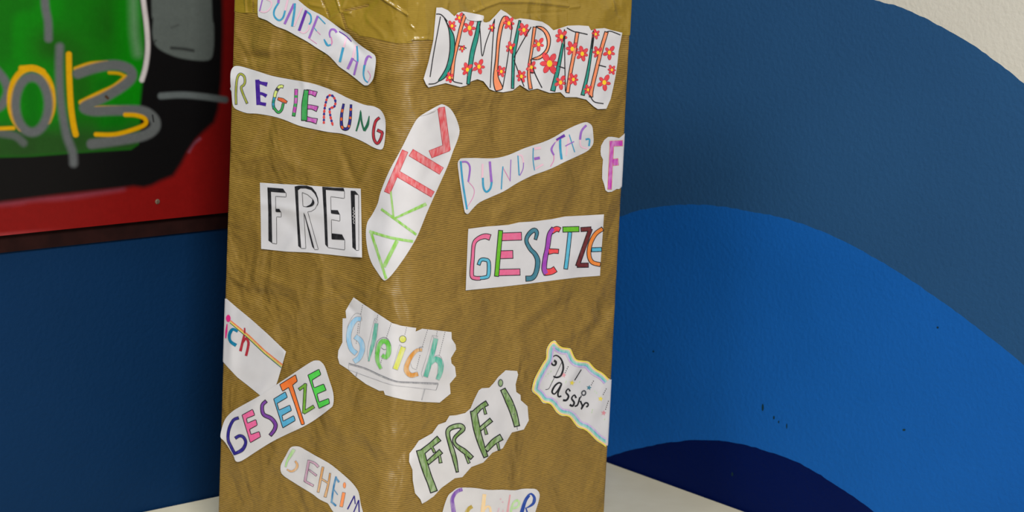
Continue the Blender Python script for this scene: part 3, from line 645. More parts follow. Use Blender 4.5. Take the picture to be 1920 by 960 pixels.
PAPERS = [
dict(fr=(420, 0, 5.3333), smooth=1, h0=.0022, bumps=((703, 130, 60, .0015), (485, 10, 40, .0012)),
 label='slanting white cutout lettered BUNDESTAG in purple and blue at the box top, over the tape',
 out='338,0 338,150 365,180 430,205 520,262 620,300 720,355 830,415 930,480 1040,550 1110,620 1150,665 1230,720 1310,780 1390,845 1420,855 1450,845 1490,790 1508,700 1518,610 1510,560 1480,530 1400,480 1310,410 1250,345 1180,300 1060,210 980,155 900,115 830,75 740,0 690,-45 600,-95 480,-125 380,-115 345,-80',
 letters=[
 [('-', 'pu', 12, '355,112 400,-70'), ('s', 'pu', 12, '398,-70 450,-75 470,-40 425,-8'), ('s', 'pk', 14, '425,-8 470,15 472,60 440,105 400,122 362,112')],
 [('-', 'pu', 24, '552,-60 543,32'), ('s', 'bl', 18, '542,32 503,100 503,160 548,203 590,175 612,100'), ('-', 'pk', 20, '612,105 650,-60')],
 [('-', 'pk', 16, '700,262 780,75'), ('-', 'pu', 24, '605,240 700,38'), ('s', 'bl', 22, '708,33 702,120 680,264')],
 [('s', 'pk', 14, '850,245 845,290 800,330 755,312'), ('s', 'bl', 16, '825,115 865,150 870,210 850,245'), ('-', 'dp', 27, '750,307 822,103')],
 [('l', 'lp', 6, '845,380 928,437'), ('l', 'lp', 6, '925,308 964,346'), ('l', 'bl', 8, '900,275 928,312'), ('-', 'bl', 11, '938,160 1013,238'), ('-', 'pu', 22, '850,382 938,158')],
 [('s', 'lp', 12, '1070,370 1080,425 1064,455'), ('s', 'bl', (14, 24, 12), '1068,445 1035,452 1000,392'), ('s', 'pu', (24, 18, 12), '1126,325 1105,296 1070,296 1054,335 1062,375')],
 [('-', 'pk', 18, '1225,368 1196,475'), ('-', 'bl', 24, '1192,474 1158,620'), ('s', 'dp', 10, '1150,314 1215,355 1275,415')],
 [('-', 'pk', 24, '1318,450 1288,580'), ('-', 'pu', 27, '1287,580 1237,690'), ('s', 'bl', 17, '1328,460 1335,540 1336,618'), ('-', 'pu', 20, '1333,615 1300,750'), ('-', 'pu', 9, '1275,582 1332,620')],
 [('s', 'pu', (12, 26, 20), '1477,580 1445,560 1420,600 1408,650'), ('s', 'bl', (22, 16, 12), '1405,650 1394,740 1410,800 1440,824'), ('s', 'lp', 6, '1440,818 1464,760 1437,706')]]),
dict(fr=CF, h0=.0026, bumps=((900, 165, 26, .002), (1160, 60, 30, .002), (1130, 200, 40, .002), (800, 155, 22, .0015), (985, 165, 26, .0018)),
 label='large jagged white cutout reading DEMOKRATIE with red and yellow flowers, top of the right face',
 out='255,62 300,62 350,85 402,134 430,104 470,94 540,106 600,118 632,130 640,180 662,184 690,176 740,125 782,78 830,105 895,160 940,150 1010,158 1120,178 1170,208 1212,248 1330,210 1420,207 1500,213 1520,250 1560,235 1630,230 1690,248 1775,268 1765,320 1745,420 1735,520 1720,620 1700,720 1680,810 1645,890 1575,893 1540,870 1480,815 1400,795 1310,795 1270,755 1180,760 1080,725 1010,740 938,694 880,740 800,755 730,745 690,730 640,665 590,648 540,665 500,700 450,712 330,680 190,715 170,690 150,645 190,510 230,330 245,160',
 under=[('flower', flower(x, y, r, CF, i, n)) for i, (x, y, r, n) in enumerate([(382, 212, 44, 6), (442, 145, 42, 5), (525, 228, 64, 5), (465, 398, 30, 5), (508, 570, 56, 6), (603, 545, 60, 5), (362, 635, 42, 6), (708, 225, 34, 5), (848, 190, 56, 6), (862, 390, 48, 6), (785, 585, 46, 6), (970, 245, 56, 6), (1090, 362, 56, 5), (1032, 550, 50, 5), (950, 625, 50, 6), (1180, 520, 92, 6), (1278, 300, 60, 6), (1366, 400, 62, 6), (1448, 440, 60, 6), (1270, 675, 58, 5), (1375, 650, 50, 6), (1558, 280, 40, 6), (1495, 735, 42, 6), (1575, 430, 50, 6), (1670, 430, 58, 5), (1628, 675, 66, 5), (1690, 572, 40, 6)])],
 flaps=[('455,94 480,95 540,106 600,118 637,128 634,150 615,166 580,172 535,168 505,160 495,140 480,115', .0012, ((897, 36, 14, .004),), 'folded_tab')],
 letters=[
 [('s', 'bk', 8, '288,135 265,260 230,450 203,630'), ('q', 'te', '320,150 362,225 395,285 405,370 395,460 368,560 325,635 268,665 300,615 335,550 358,460 366,370 358,250 335,180', 6), ('s', 'bk', 8.5, '253,115 295,121 345,175'), ('s', 'bk', 8, '190,688 240,684 278,662')],
 [('s', 'sa', 20, '487,125 455,230 425,360 395,490 380,650', 4), ('l', 'bk', 8.5, '435,375 470,380 501,396'), ('s', 'bk', 8, '378,640 400,668 468,684')],
 [('s', 'te', (16, 30, 28, 18), '605,170 582,300 545,450 515,685', 4), ('s', 'bk', 7.5, '608,195 617,330 630,460 660,350 700,240 732,155'), ('s', 'bk', 7.5, '731,155 712,400 695,718')],
 [('q', 'sa', '735,735 720,640 738,480 752,300 775,190 808,132 850,150 808,190 778,320 762,480 758,620 797,718 760,740', 6), ('s', 'bk', 7.5, '850,150 872,220 852,380 825,560 798,712')],
 [('s', 'te', (10, 22, 14, 14), '937,172 912,300 887,460 878,720', 4), ('s', 'bk', 8, '1030,220 960,340 888,472'), ('s', 'bk', 7.5, '888,490 930,600 972,708')],
 [('s', 'sa', (18, 14, 14, 22), '1058,225 1035,400 1010,590 1025,725', 4), ('q', 'sa', '1068,216 1125,222 1172,270 1188,335 1165,425 1100,483 1035,482 1100,455 1152,400 1160,330 1132,260 1085,228', 6), ('s', 'bk', 8.5, '1025,485 1060,600 1118,718'), ('l', 'bk', 8, '1025,592 1060,598')],
 [('s', 'te', (8, 16, 24, 30), '1300,300 1282,400 1250,560 1207,740', 4), ('l', 'bk', 8.5, '1303,240 1292,340'), ('s', 'bk', 7.5, '1303,240 1305,500 1310,748'), ('l', 'bk', 8.5, '1255,543 1310,560')],
 [('s', 'sa', 20, '1408,265 1382,430 1350,600 1328,755', 4), ('s', 'bk', 8.5, '1322,228 1380,258 1430,268 1492,282')],
 [('s', 'te', (6, 10, 16, 22), '1542,258 1522,410 1492,600 1452,775', 4), ('s', 'bk', 9, '1542,256 1535,320 1525,400')],
 [('s', 'sa', 22, '1645,265 1605,400 1565,560 1525,730 1520,790', 4), ('s', 'bk', 8, '1640,265 1680,256 1760,286'), ('l', 'bk', 8.5, '1580,532 1643,548'), ('s', 'bk', 8, '1512,780 1545,832 1622,848')]]),
dict(fr=(420, 110, 5.3333), smooth=1, h0=.0010, bumps=((434, 145, 50, .0060), (720, 255, 40, .0015), (600, 235, 40, .0012)),
 label='long white cutout reading REGIERUNG in many colours, upper left face below the first BUNDESTAG',
 out='64,200 68,130 92,85 130,72 200,85 330,125 480,172 650,205 850,240 1000,285 1120,335 1250,400 1400,460 1490,475 1560,510 1600,570 1615,640 1612,760 1600,860 1580,905 1540,905 1480,880 1400,835 1300,790 1180,750 1050,735 900,705 750,670 600,610 480,575 330,550 230,545 130,510 95,480 82,430 74,330 66,260',
 letters=[
 [('s', 'ol', 16, '121,455 119,330 131,200 160,153 200,175 210,230 195,265 172,285 187,345 230,445', 3, 'dk')],
 [('-', 'vi', 42, '333,210 345,462'), ('s', 'vi', (44, 30, 44), '320,232 380,245 432,258'), ('s', 'vi', (30, 28, 36), '340,345 385,352 425,374'), ('s', 'vi', (36, 30, 34), '338,440 375,450 420,458')],
 [('s', 'bl/te', 20, '503,388 492,450 500,500', 3), ('s', 'gn', 18, '500,492 540,537 575,512 592,450', 3), ('s', 'yg/yg/dk', 24, '590,280 556,278 518,335 506,385', 3), ('s', 'og', (20, 34, 20), '540,400 585,415 625,436', 3)],
 [('s', 'mg/mg/gn', 26, '722,308 716,440 696,572', 3)],
 ['seam', ('s', 'mg', (44, 34, 46), '830,335 870,338 920,355', 4), ('s', 'mg', (36, 34, 46), '835,482 880,485 930,502', 4), ('s', 'mg', (42, 34, 46), '825,602 870,612 925,625', 4), ('s', 'gn', (38, 52, 50), '823,318 806,460 802,615', 4)],
 [('s', 'rd/nv', (14, 26, 26, 22, 18, 24, 14), '998,650 1003,520 1028,400 1052,367 1090,375 1115,430 1100,482 1058,500 1065,580 1088,668')],
 [('s', 'nv/nv/og', (14, 20, 24, 20, 14), '1196,455 1176,560 1176,670 1203,703 1242,690 1262,600 1270,462', 3)],
 [('s', 'dg', (16, 20, 8), '1322,725 1352,620 1366,515'), ('s', 'dg', 18, '1365,530 1378,640 1402,722'), ('s', 'dg', (30, 28, 8), '1400,720 1435,660 1452,572')],
 [('s', 'cr', 20, '1552,592 1515,630 1494,730 1502,810 1535,848 1568,800 1584,740', 3), ('-', 'cr', 22, '1584,738 1535,715', 3)]]),
dict(fr=(680, 190, 2.8235), smooth=1, h0=.0010, bumps=((812, 205, 36, .0035), (858, 250, 30, .0025), (720, 520, 26, .002)),
 label='long upright oval cutout reading AKTIV in green and red, folded around the front edge',
 out='300,82 330,62 405,20 430,18 465,40 495,90 513,155 500,210 480,260 455,330 425,400 380,500 340,590 300,690 270,750 220,830 165,905 130,942 108,945 75,900 45,850 25,780 17,700 25,640 50,600 80,540 95,480 140,370 200,260 250,160 280,105',
 flaps=[('302,78 330,60 370,36 404,20 400,36 375,52 340,68', .0012, ((803, 205, 16, .003),), 'curled_edge')],
 letters=[
 [('s', 'pg', 14, '35,688 150,722 268,742'), ('-', 'pg', 14, '42,688 125,940'), ('-', 'pg', 20, '182,738 112,876')],
 [('-', 'pg', 10, '148,476 164,622'), ('-', 'pg', 13, '98,570 285,706'), ('-', 'pg', (10, 18), '168,620 337,543')],
 [('-', 'pr', 30, '172,375 370,492', 1.5, 'cr'), ('-', 'pr', 30, '224,264 130,482', 1.5, 'cr')],
 [('-', 'pr', 38, '257,272 416,368', 1.5, 'cr')],
 [('-', 'pr', 38, '452,244 360,280', 1.5, 'cr'), ('-', 'pr', 35, '416,34 446,258', 1.5, 'cr')]]),
dict(fr=(850, 220, 5.0515), smooth=1, h0=.0010, bumps=((1105, 250, 34, .002), (873, 395, 26, .002)),
 label='narrow white cutout lettered BUNDESTAG, widening to its lower left, above GESETZE on the right face',
 out='42,435 60,400 85,388 200,385 380,388 520,358 680,290 850,235 960,185 1050,130 1150,80 1240,48 1280,52 1315,85 1325,160 1327,240 1300,290 1260,325 1180,365 1050,425 950,475 850,515 750,550 610,620 480,700 380,745 250,805 180,870 140,915 115,905 105,880 75,700 50,520',
 letters=[
 [('s', 'lp', 6, '142,610 195,675 190,750 135,845'), ('s', 'pu', 17, '82,422 130,425 158,480 142,610'), ('s', 'bl', 18, '70,415 90,620 130,872')],
 [('-', 'pk', 18, '278,440 275,575'), ('s', 'bl', 19, '280,572 285,660 312,706 350,675 364,612'), ('s', 'pu', 22, '346,418 352,500 362,612')],
 [('l', 'lp', 7, '472,478 540,605'), ('s', 'bl', 11, '470,465 462,560 455,682'), ('-', 'pu', 8, '546,400 538,605')],
 [('s', 'pk', 14, '612,358 650,365 665,432'), ('s', 'pu', 8, '666,428 660,490 630,552'), ('-', 'bl', 11, '612,362 624,550')],
 [('-', 'pk', 23, '765,297 831,288'), ('-', 'pu', 26, '766,394 820,383'), ('-', 'pk', 16, '768,492 852,444'), ('s', 'bl', 9, '758,290 756,400 770,502')],
 [('s', 'lp', 8, '952,355 950,410 920,466'), ('s', 'pu', (8, 20, 16), '966,236 930,300 953,358'), ('l', 'lp', 5, '966,236 1004,212')],
 [('s', 'bl', 22, '1012,205 1014,300 1026,398'), ('-', 'dp', (18, 28), '976,214 1056,170')],
 [('-', 'pk', 12, '1092,190 1070,362'), ('-', 'bl', 9, '1098,163 1150,330'), ('-', 'pu', 10, '1060,272 1144,229')],
 [('s', 'pk', 14, '1201,210 1210,275 1272,296'), ('s', 'pu', 21, '1260,75 1215,130 1200,212'), ('s', 'bl', 16, '1253,210 1290,208 1285,272')]]),
dict(fr=(850, 220, 5.0515), h0=.0010, bumps=((1140, 350, 20, .0015),),
 label='small white cutout with a magenta letter F wrapped around the right edge of the box',
 out='1395,320 1400,270 1430,215 1465,186 1500,184 1540,190 1570,197 1592,182 1612,155,.004 1614,150,.05 1596,700,.05 1590,662,.004 1570,680 1548,678 1500,705 1465,708 1442,692 1430,640 1410,580 1412,480 1418,400 1398,360',
 letters=[[('-', 'mg', 36, '1503,225 1480,682', 2, 'ho'), ('-', 'mg', 50, '1482,250 1603,245', 2, 'ho'), ('-', 'mg', 62, '1512,427 1562,422', 2, 'ho'), ('-', 'mg', 32, '1503,240 1481,678')]]),
dict(fr=(470, 330, 6.0), h0=.0011, bumps=((676, 480, 46, .0045), (490, 465, 30, .0025), (500, 345, 20, .001)),
 label='rectangular white cutout reading FREI in black shaded block letters on the left face',
 out='104,75 370,92 560,100 820,120 1050,132 1238,142 1245,500 1252,917 1130,910 900,885 650,860 400,850 118,820 112,400',
 letters=[
 [('p', 'bk', '188,128 365,142 395,187 228,175 235,400 242,755 200,727 198,400'), ('p', 'bk', '283,368 322,370 341,405 283,402'), ('l', 'bk', 4.4, '228,175 398,188 400,237 280,228 282,403 342,405 344,462 290,458 293,765 240,755')],
 [('p', 'bk', '495,118 540,108 630,108 690,128 735,185 758,250 762,300 750,345 754,300 745,250 720,200 680,158 620,140 560,140 532,160 545,500 568,815 535,787 520,520'), ('l', 'bk', 4.4, '754,310 725,370 680,398 642,402 700,610 762,828 718,828'), ('l', 'bk', 4.4, '598,415 610,615 620,815 568,815'), ('q', 'bk', '695,255 718,300 697,335 645,350 622,345 668,322 690,290'), ('l', 'bk', 4.4, '580,185 640,210 695,258'), ('l', 'bk', 4.4, '580,185 588,340 630,348'), ('p', 'bk', '598,415 612,440 665,620 720,828 692,792 660,665')],
 [('p', 'bk', '805,120 930,132 1045,135 1056,172 845,155 855,400 870,805 838,770 825,450'), ('l', 'bk', 4.4, '1055,170 1055,252 900,232 905,420 1003,432 1005,508 907,490 912,710 1058,718 1058,832 870,805'), ('p', 'bk', '905,382 980,385 1003,432 905,415'), ('p', 'bk', '913,645 1028,658 1058,718 912,710')],
 [('p', 'bk', '1125,165 1175,168 1210,208 1170,205 1176,500 1184,835 1145,802 1135,480'), ('l', 'bk', 4.4, '1170,207 1215,210 1217,838 1184,835'), ('l', 'wt', 5, '1158,350 1150,380 1168,395 1150,415 1172,425 1145,450 1170,460 1148,485 1168,500 1155,520 1166,540')]]),
dict(fr=(860, 390, 6.0), h0=.0009, bumps=((880, 535, 40, .0025), (1128, 410, 24, .0015)),
 label='rectangular white cutout reading GESETZE in outlined letters on the right face under BUNDESTAG',
 out='110,235 300,210 560,190 680,162 860,150 1050,125 1200,95 1400,85 1635,72 1620,300 1600,560 1590,762 1350,780 1100,810 800,850 500,885 80,927 95,550 105,300',
 letters=[
 [('s', 'g1', (56, 36, 28, 30, 34, 34), '350,330 295,318 220,345 172,405 158,560 148,755 185,788 240,790', 5), ('s', 'cy', (26, 32, 30, 26), '240,788 300,780 335,755 338,610 300,582 250,585 226,635', 5)],
 ['seam', ('-', 'g1', 78, '480,325 703,317', 5), ('-', 'g1', 80, '470,526 606,522', 5), ('-', 'g1', 62, '450,726 686,720', 5), ('-', 'lg', 38, '472,257 427,764', 5)],
 [('s', 'ts', (22, 40, 30, 34, 44, 40, 50), '865,350 880,280 850,248 790,295 762,370 805,460 860,520 890,600 872,720 830,785 760,795', 5)],
 [('s', 'r2', (44, 48, 44), '1050,265 1100,235 1135,245', 5), ('s', 'r2', (56, 40, 40), '1015,490 1070,485 1120,488', 5), ('s', 'r2', (66, 60, 60), '975,722 1040,715 1085,690', 5), ('s', 'p2', (40, 44, 40, 44, 50), '1065,232 1022,300 1002,430 975,560 962,680 985,740', 5), ('-', 'p2', 36, '978,700 985,735')],
 ['seam', ('s', 'cy', 34, '1252,275 1228,500 1205,682', 5), ('-', 'lg', 50, '1177,242 1350,237', 5)],
 [('-', 'mr', 38, '1380,242 1485,235', 5), ('-', 'mr', 36, '1482,240 1338,648', 5), ('-', 'mr', 40, '1338,645 1455,643', 5), ('-', 'mr', 34, '1480,242 1342,640')],
 ['seam', ('-', 'cy', 36, '1500,470 1604,466', 5), ('s', 'oa', 36, '1618,235 1540,292 1483,400 1466,520 1500,608 1590,636', 5)]]),
dict(fr=(410, 550, 4.5733), h0=.0008, bumps=((535, 660, 30, .002),),
 label='white cutout ending in ich with a rainbow line, wrapped around the left box edge',
 out='68,47 150,118 280,225 420,350 577,500 560,560 535,650 505,750 470,850 420,920 355,875 250,790 160,720 58,612 56,608,-.05 66,40,-.05',
 letters=[
 [('s', 'hp', (8, 18, 10), '72,262 66,320 60,385')],
 [('s', 'hb', (20, 28, 24, 30), '162,328 120,308 92,355 100,410 150,447')],
 [('s', 'hr', (12, 20, 24), '222,296 220,350 186,496'), ('s', 'hr', 22, '205,420 235,385 255,420 250,470 234,536')]],
 under=[('rainbow_line', [('l', 'o2', 7, '100,232 260,360 400,495 548,612'), ('l', 'ta', 7, '98,239 257,368 397,502 545,620'), ('l', 'yl', 7, '97,246 254,376 394,509 541,628'), ('l', 'dg', 5, '96,253 251,384 391,517 537,638'), ('o', 'hp', (82, 215, 20, 31))])]),
dict(fr=(630, 550, 4.571), h0=.0009, bumps=((668, 560, 24, .0025), (632, 670, 26, .002), (850, 640, 30, .0025), (830, 750, 30, .0015)),
 label='ragged white cutout reading Gleich in hanging crayon letters, bent around the front edge',
 out='150,35 230,90 350,170 480,255 560,278 688,297 682,328 740,303 990,332 992,390 1025,440 1030,480 985,555 990,600 1020,630 1030,710 975,775 982,860 888,937 740,930 600,915 490,890 420,870 408,835 370,835 260,780 170,715 100,650 30,605 15,550 20,490 55,420 55,320 57,215 88,213 82,150 110,100',
 under=[('drawn_shelf', [('s', 'gy', 13, '108,605 250,645 400,715 520,757 640,766 875,778'), ('s', 'dk', 3, '108,598 250,640 400,708 520,752 640,760 877,770'), ('s', 'gy', 3, '108,655 300,725 480,785 640,805 860,830'), ('l', 'gy', 3, '108,605 108,655'), ('l', 'dk', 3, '877,775 858,830'), ('l', 'gy', 9, '180,675 170,712'), ('l', 'gy', 9, '762,820 736,915')]),
  ('drawn_chain', [('d', 'dk', 4, '228,100 212,180')]), ('drawn_chain', [('d', 'dk', 4, '208,250 196,350')]), ('drawn_chain', [('d', 'dk', 4, '192,260 172,440')]), ('drawn_chain', [('d', 'dk', 4, '358,185 350,225')]), ('drawn_chain', [('d', 'dk', 4, '472,258 430,385')]), ('drawn_chain', [('d', 'dk', 4, '395,555 380,610')]), ('drawn_chain', [('d', 'dk', 4, '605,292 588,362')]), ('drawn_chain', [('d', 'dk', 4, '785,312 740,458')]), ('drawn_chain', [('d', 'dk', 4, '720,530 690,652')]), ('drawn_chain', [('d', 'dk', 4, '868,325 860,368')]), ('drawn_chain', [('d', 'dk', 4, '935,330 885,532')])],
 letters=[
 [('s', 'gy', 3, '88,420 95,300 130,215 170,172 212,182 222,235'), ('s', 'lb', (34, 42, 36, 38), '212,222 170,225 125,290 108,380 128,470 172,515', 2, 'gy'), ('s', 'lb', (40, 40, 40, 40), '165,370 212,410 226,475 200,550 155,585', 2, 'gy')],
 [('s', 'gy', 3, '345,222 330,222 290,380 268,500 278,580'), ('s', 'ht', (28, 34, 26, 8), '346,258 325,400 300,490 280,580', 2, 'gy'), ('l', 'gy', 3, '330,222 345,250 356,225')],
 [('s', 'hg', (24, 34, 34, 40, 40, 30), '385,645 354,570 362,470 400,410 445,430 452,500 430,548 395,530', 2, 'gy'), ('s', 'dk', 3, '335,520 350,420 400,378 445,392 468,450'), ('s', 'dk', 3, '388,465 410,482 430,478')],
 [('o', 'hy', (572, 393, 30, 30), 4, 'dk'), ('-', 'hy', 42, '578,462 508,650', 2, 'gy'), ('l', 'gy', 3, '545,440 485,640'), ('l', 'gy', 3, '545,440 575,460 600,458')],
 [('s', 'ho', (24, 34, 42, 34), '738,485 690,492 632,560 602,650 640,702 702,690', 2, 'gy'), ('s', 'dk', 3, '750,460 715,465 720,500'), ('s', 'gy', 3, '640,600 655,640 695,655')],
 [('s', 'ht', 38, '856,388 825,520 768,715', 2, 'gy'), ('s', 'ht', (30, 50, 44, 30), '800,610 850,565 895,595 893,680 870,738', 2, 'gy'), ('l', 'gy', 3, '825,360 790,500 730,690 742,722'), ('l', 'gy', 3, '825,360 845,388 878,368 825,360'), ('s', 'gy', 3, '835,545 880,530 912,570 905,660')]]),
dict(fr=(410, 670, 4.8), smooth=1, h0=.0014, bumps=((416, 820, 40, .0055), (445, 862, 28, .003), (620, 750, 30, .0015)),
 label='white cutout reading GESETZE over the ich cutout, corner curling off the left edge',
 out='16,715 28,640 60,555 120,490 200,440 370,345 530,240 680,140 830,42 885,28 920,40 955,85 990,190 1030,320 1030,425 990,470 870,560 760,625 620,690 480,760 350,840 210,930 155,935 130,880 65,775 40,745',
 letters=[
 [('s', 'nb', 22, '178,545 130,568 92,650 85,740 112,805 147,872', 2), ('s', 'nb', (20, 28, 22, 22, 24), '142,868 212,832 243,770 226,722 190,706 150,727', 2)],
 [('p', 'pp', '210,520 305,468 325,520 250,550 258,593 335,560 348,610 278,648 290,695 365,668 377,715 285,768', 5)],
 [('s', 'pv', (22, 22, 26, 26, 22), '425,396 392,435 403,512 470,548 510,600 503,650 466,700', 4)],
 [('p', 'b2', '495,375 600,310 618,360 525,415 543,475 640,430 655,478 570,525 580,575 675,525 690,568 577,635', 5)],
 [('p', 'o2', '550,245 692,157 708,215 665,250 720,430 773,600 745,608 690,440 630,270 575,305', 5)],
 [('-', 'z2', 20, '725,288 785,245', 3), ('-', 'z2', 20, '780,240 766,500', 3), ('-', 'z2', 24, '766,498 855,443', 3), ('-', 'z2', 18, '779,250 767,495')],
 [('p', 'e2', '803,160 903,107 920,155 840,205 858,275 945,240 967,295 885,330 903,403 990,370 998,415 903,460', 5)]]),
dict(fr=(990, 630, 4.5706), h0=.0009, smooth=1, bumps=((1002, 720, 26, .002), (1040, 645, 20, .0015)),
 label='scalloped cutout with pastel rainbow border reading Passiv at the right edge of the box',
 out='235,42 260,75 300,100 360,105 380,140 405,195 440,210 510,215 540,240 580,290 640,320 672,352 694,380,.004 694,380,.05 668,985,.05 660,945,.004 640,930 590,900 540,850 490,805 430,785 390,740 350,690 290,685 240,650 190,580 130,575 90,520 40,480 35,445 55,370 90,300 130,230 155,190 158,120 185,65 215,42',
 under=BORDER,
 letters=[
 [('s', 'bk', (21.6, 13.5, 8.1, 13.5, 16.2, 16.2, 13.5), '222,212 240,222 232,250 205,240 206,190 242,166 285,200 303,270 282,338 245,355 218,345'), ('s', 'bk', 4.5, '290,225 245,320 200,410 178,452 150,460')],
 [('s', 'bk', (13.5, 16.2, 10.8, 16.2, 13.5), '290,412 265,400 228,430 206,478 228,497 262,455 288,412 258,485 262,520 286,514')],
 [('s', 'bk', (13.5, 10.8, 16.2, 16.2, 18.9), '362,475 345,453 325,482 348,515 330,550 300,550')],
 [('s', 'bk', (16.2, 10.8, 16.2, 16.2, 18.9), '412,532 398,505 374,535 396,570 382,600 358,588')],
 [('s', 'bk', 13, '445,525 425,590 400,602'), ('s', 'dk', 12, '475,470 460,485 470,508 492,500 492,475 475,468'), ('l', 'bk', 8, '458,510 450,530')],
 [('s', 'bk', 14, '448,556 466,600 455,628 490,575 515,580 512,602 498,606')]]),
dict(fr=(760, 690, 3.5556), h0=.0009, bumps=((790, 940, 30, .002), (985, 800, 30, .002), (770, 860, 26, .0012)),
 label='ragged white cutout reading FREI in dripping olive green letters, low on the right face',
 out='112,905 100,875 65,835 50,750 48,680 25,625 28,570 60,530 90,485 180,435 220,378 270,360 295,318 340,315 400,300 435,270 460,210 490,150 510,135 560,132 590,100 620,60 670,15 745,20 752,45 735,110 740,160 768,180 770,215 815,255 820,320 823,350 790,410 710,430 680,480 650,535 580,565 520,630 440,660 380,728 330,735 240,800 190,855 140,890',
 letters=[
 [('s', 'sl', (10, 12), '176,525 194,560', 3, 'bk'), ('s', 'sl', (8, 16), '228,585 235,630', 3, 'bk'), ('s', 'sl', (30, 26, 32), '120,555 170,515 222,472', 4, 'bk'), ('s', 'sl', (20, 26), '150,632 235,558', 4, 'bk'), ('s', 'sl', (44, 42, 40, 36, 40), '100,550 125,640 150,715 168,760 190,822', 4, 'bk'), ('-', 'sl', 20, '115,565 160,525')],
 [('s', 'sl', (8, 12), '402,580 424,632', 3, 'bk'), ('s', 'sl', (8, 20, 22, 16, 22, 24, 14, 12, 24, 20), '346,690 325,590 285,455 295,405 360,385 385,408 330,465 335,510 400,560 442,598', 4, 'bk')],
 [('s', 'sl', (8, 12), '524,262 535,305', 3, 'bk'), ('s', 'sl', (8, 14), '530,400 541,440', 3, 'bk'), ('s', 'sl', (12, 8), '615,500 625,545', 3, 'bk'), ('s', 'sl', (30, 22, 26), '462,300 500,262 542,235', 4, 'bk'), ('s', 'sl', (18, 22), '498,408 570,348', 4, 'bk'), ('s', 'sl', (24, 30, 34), '540,545 590,492 638,462', 4, 'bk'), ('s', 'sl', (34, 38, 32, 22), '455,290 480,420 510,520 536,590', 4, 'bk')],
 [('o', 'sl', (635, 100, 15, 24), 6, 'dk'), ('s', 'sl', (26, 38, 36, 28), '652,145 690,220 722,300 744,385', 4, 'bk'), ('l', 'dk', 3, '655,165 665,175 672,165'), ('l', 'dk', 3, '680,215 690,225 697,213'), ('l', 'dk', 3, '710,245 718,253 724,243'), ('l', 'dk', 3, '715,305 725,313 732,300'), ('l', 'dk', 3, '745,392 748,412')]]),
dict(fr=(510, 830, 7.384), smooth=1, h0=.0009, bumps=((530, 880, 24, .002), (545, 840, 20, .0015)),
 label='white cutout reading GEHEIM running down off the picture at the bottom of the left face',
 out='118,380 120,320 140,270 190,180 235,95 270,60 320,50 385,58 470,105 600,180 780,280 900,370 1040,490 1120,570 1185,660 1210,740 1230,860 1260,970 1270,1080 1180,1130 1050,1120 980,1080 850,960 780,850 740,825 650,780 560,710 420,625 300,550 190,480 135,430',
 letters=[
 [('s', 'gg', (44, 40, 26, 20), '305,95 260,170 212,250 188,335', 2.5, 'gy'), ('s', 'ta', (14, 26, 36, 20), '208,372 265,398 325,370 350,310 322,255', 2.5, 'gy')],
 [('s', 'mv', (20, 26, 30), '510,252 590,285 640,335', 2.5, 'dk'), ('-', 'mv', (14, 22), '510,375 615,455', 2.5, 'dk'), ('-', 'mv', 24, '460,535 572,597', 2.5, 'dk'), ('-', 'mv', 30, '510,245 455,538', 2.5, 'dk')],
 [('-', 'tn', 18, '690,505 778,560', 2.5, 'dk'), ('-', 'tn', 28, '705,338 638,685', 2.5, 'dk'), ('s', 'tn', (18, 24, 34), '804,425 782,560 735,752', 2.5, 'dk')],
 [('s', 'b3', (20, 30), '880,480 928,548'), ('-', 'b3', (12, 14), '858,650 910,722'), ('-', 'b3', 26, '822,818 886,876'), ('s', 'b3', 26, '888,468 852,620 822,832')],
 [('o', 'oi', (1003, 590, 20, 42), 2.5, 'dk'), ('-', 'oi', 40, '995,692 958,885', 2.5, 'dk')],
 [('-', 'nb', 18, '1045,922 1140,735'), ('-', 'nb', 14, '1140,735 1152,850'), ('-', 'nb', 16, '1125,975 1200,795'), ('-', 'nb', 16, '1200,795 1208,1000')]]),
dict(fr=(820, 890, 9.143), smooth=1, h0=.0009, bumps=((1005, 930, 24, .0015),),
 label='white cutout with crayon letters Sch at the bottom, below the dripping green FREI',
 out='60,740 90,640 130,500 190,355 270,285 370,225 640,228 880,262 1100,258 1330,268 1450,245 1600,240 1700,255 1755,340 1730,480 1680,640 1640,800 1560,900 1000,950 300,960 90,900',
 letters=[
 [('s', 'sp', (60, 60, 70, 76, 60), '432,252 350,282 285,350 255,440 270,560 285,720 230,830')],
 [('s', 'oc', (60, 70, 60), '600,545 540,585 495,680 520,800 600,820')],
 [('-', 'lo', 66, '808,335 760,800'), ('s', 'lo', 40, '800,600 860,545 910,590 915,800')],
 [('o', 'fp', (1085, 420, 16, 14)), ('o', 'fp', (1122, 470, 16, 14)), ('s', 'fp', 26, '1060,570 1030,680 1060,790 1110,760 1130,600')],
 [('-', 'rp', (20, 44), '1248,345 1180,800')],
 [('s', 'lm', 38, '1275,575 1370,560 1405,490 1375,442 1315,475 1272,580 1270,700 1340,790')],
 [('s', 'b4', (50, 60, 70), '1575,350 1500,470 1420,750'), ('s', 'b4', (20, 40, 56, 40, 14), '1560,345 1615,330 1665,400 1640,500 1530,572'), ('s', 'b4', (20, 40), '1515,565 1545,660 1560,780')]]),
]

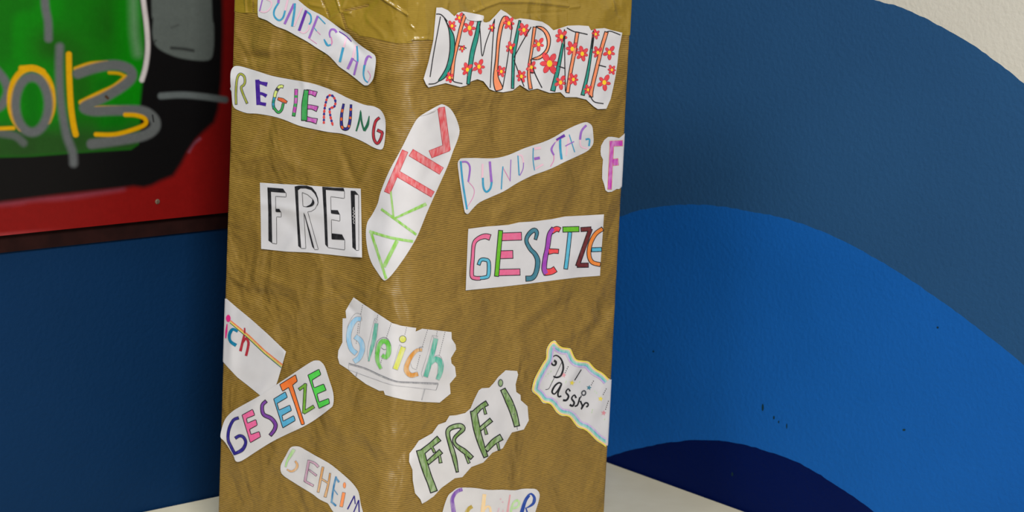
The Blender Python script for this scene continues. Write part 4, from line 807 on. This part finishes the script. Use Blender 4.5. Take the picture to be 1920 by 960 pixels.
def build_paper(pp):
    fr = pp['fr']; lift = Lift(pp.get('h0', .0007), pp.get('bumps', ()))
    raw = pts(pp['out'], fr)
    if pp.get('smooth'):
        seq = []
        k = len(raw)
        C2 = catmull(raw, 3, True)
        for i, q in enumerate(C2):
            a = raw[i // 3]; b_ = raw[(i // 3 + 1) % k]; t = (i % 3) / 3
            du = (a[2] if len(a) > 2 else 0) * (1 - t) + (b_[2] if len(b_) > 2 else 0) * t
            seq.append((q[0], q[1], du))
    else: seq = [(q[0], q[1], q[2] if len(q) > 2 else 0) for q in raw]
    d = []
    for i in range(len(seq)):
        a = np.array(seq[i]); b_ = np.array(seq[(i + 1) % len(seq)]); m_ = max(1, int(np.hypot(*(b_ - a)[:2]) / 7))
        for j in range(m_): d.append(a + (b_ - a) * j / m_)
    d = np.array(d); u, v = solve(d, 0, lift); u = u + d[:, 2]
    poly = np.c_[u, v]; keep = [0]
    for i in range(1, len(poly)):
        if np.hypot(*(poly[i] - poly[keep[-1]])) > .0006: keep.append(i)
    poly = poly[keep]
    P0, n0 = surf(np.array([poly[:, 0].mean()]), np.array([poly[:, 1].mean()])); O = P0[0]
    o = sheet('word_cutout', poly, .002, 0, lift, paper_m, None, O, .00022)
    o.location = tuple(O); tag(o, pp['label'], 'paper cutout', 'word cutouts glued to the kraft paper box')
    for st in pp.get('under', []):
        q_ = build_letter(fr, lift, st[1], o, O, st[0])
        if st[0] == 'green_flecks': q_['kind'] = 'stuff'
    for st in pp['letters']: build_letter(fr, Lift(lift.h0 + .00006, lift.b), st, o, O)
    for (s_, h, tips, nm) in pp.get('flaps', []):
        q = np.array(pts(s_, fr)); uu, vv_ = solve(q, .0006, lift)
        L2 = Lift(lift.h0 + h, tuple(lift.b) + tuple(tips))
        sheet(nm, np.c_[uu, vv_], .002, 0, L2, paper_m, o, O, .0002)
    return o
for pp in PAPERS: build_paper(pp)
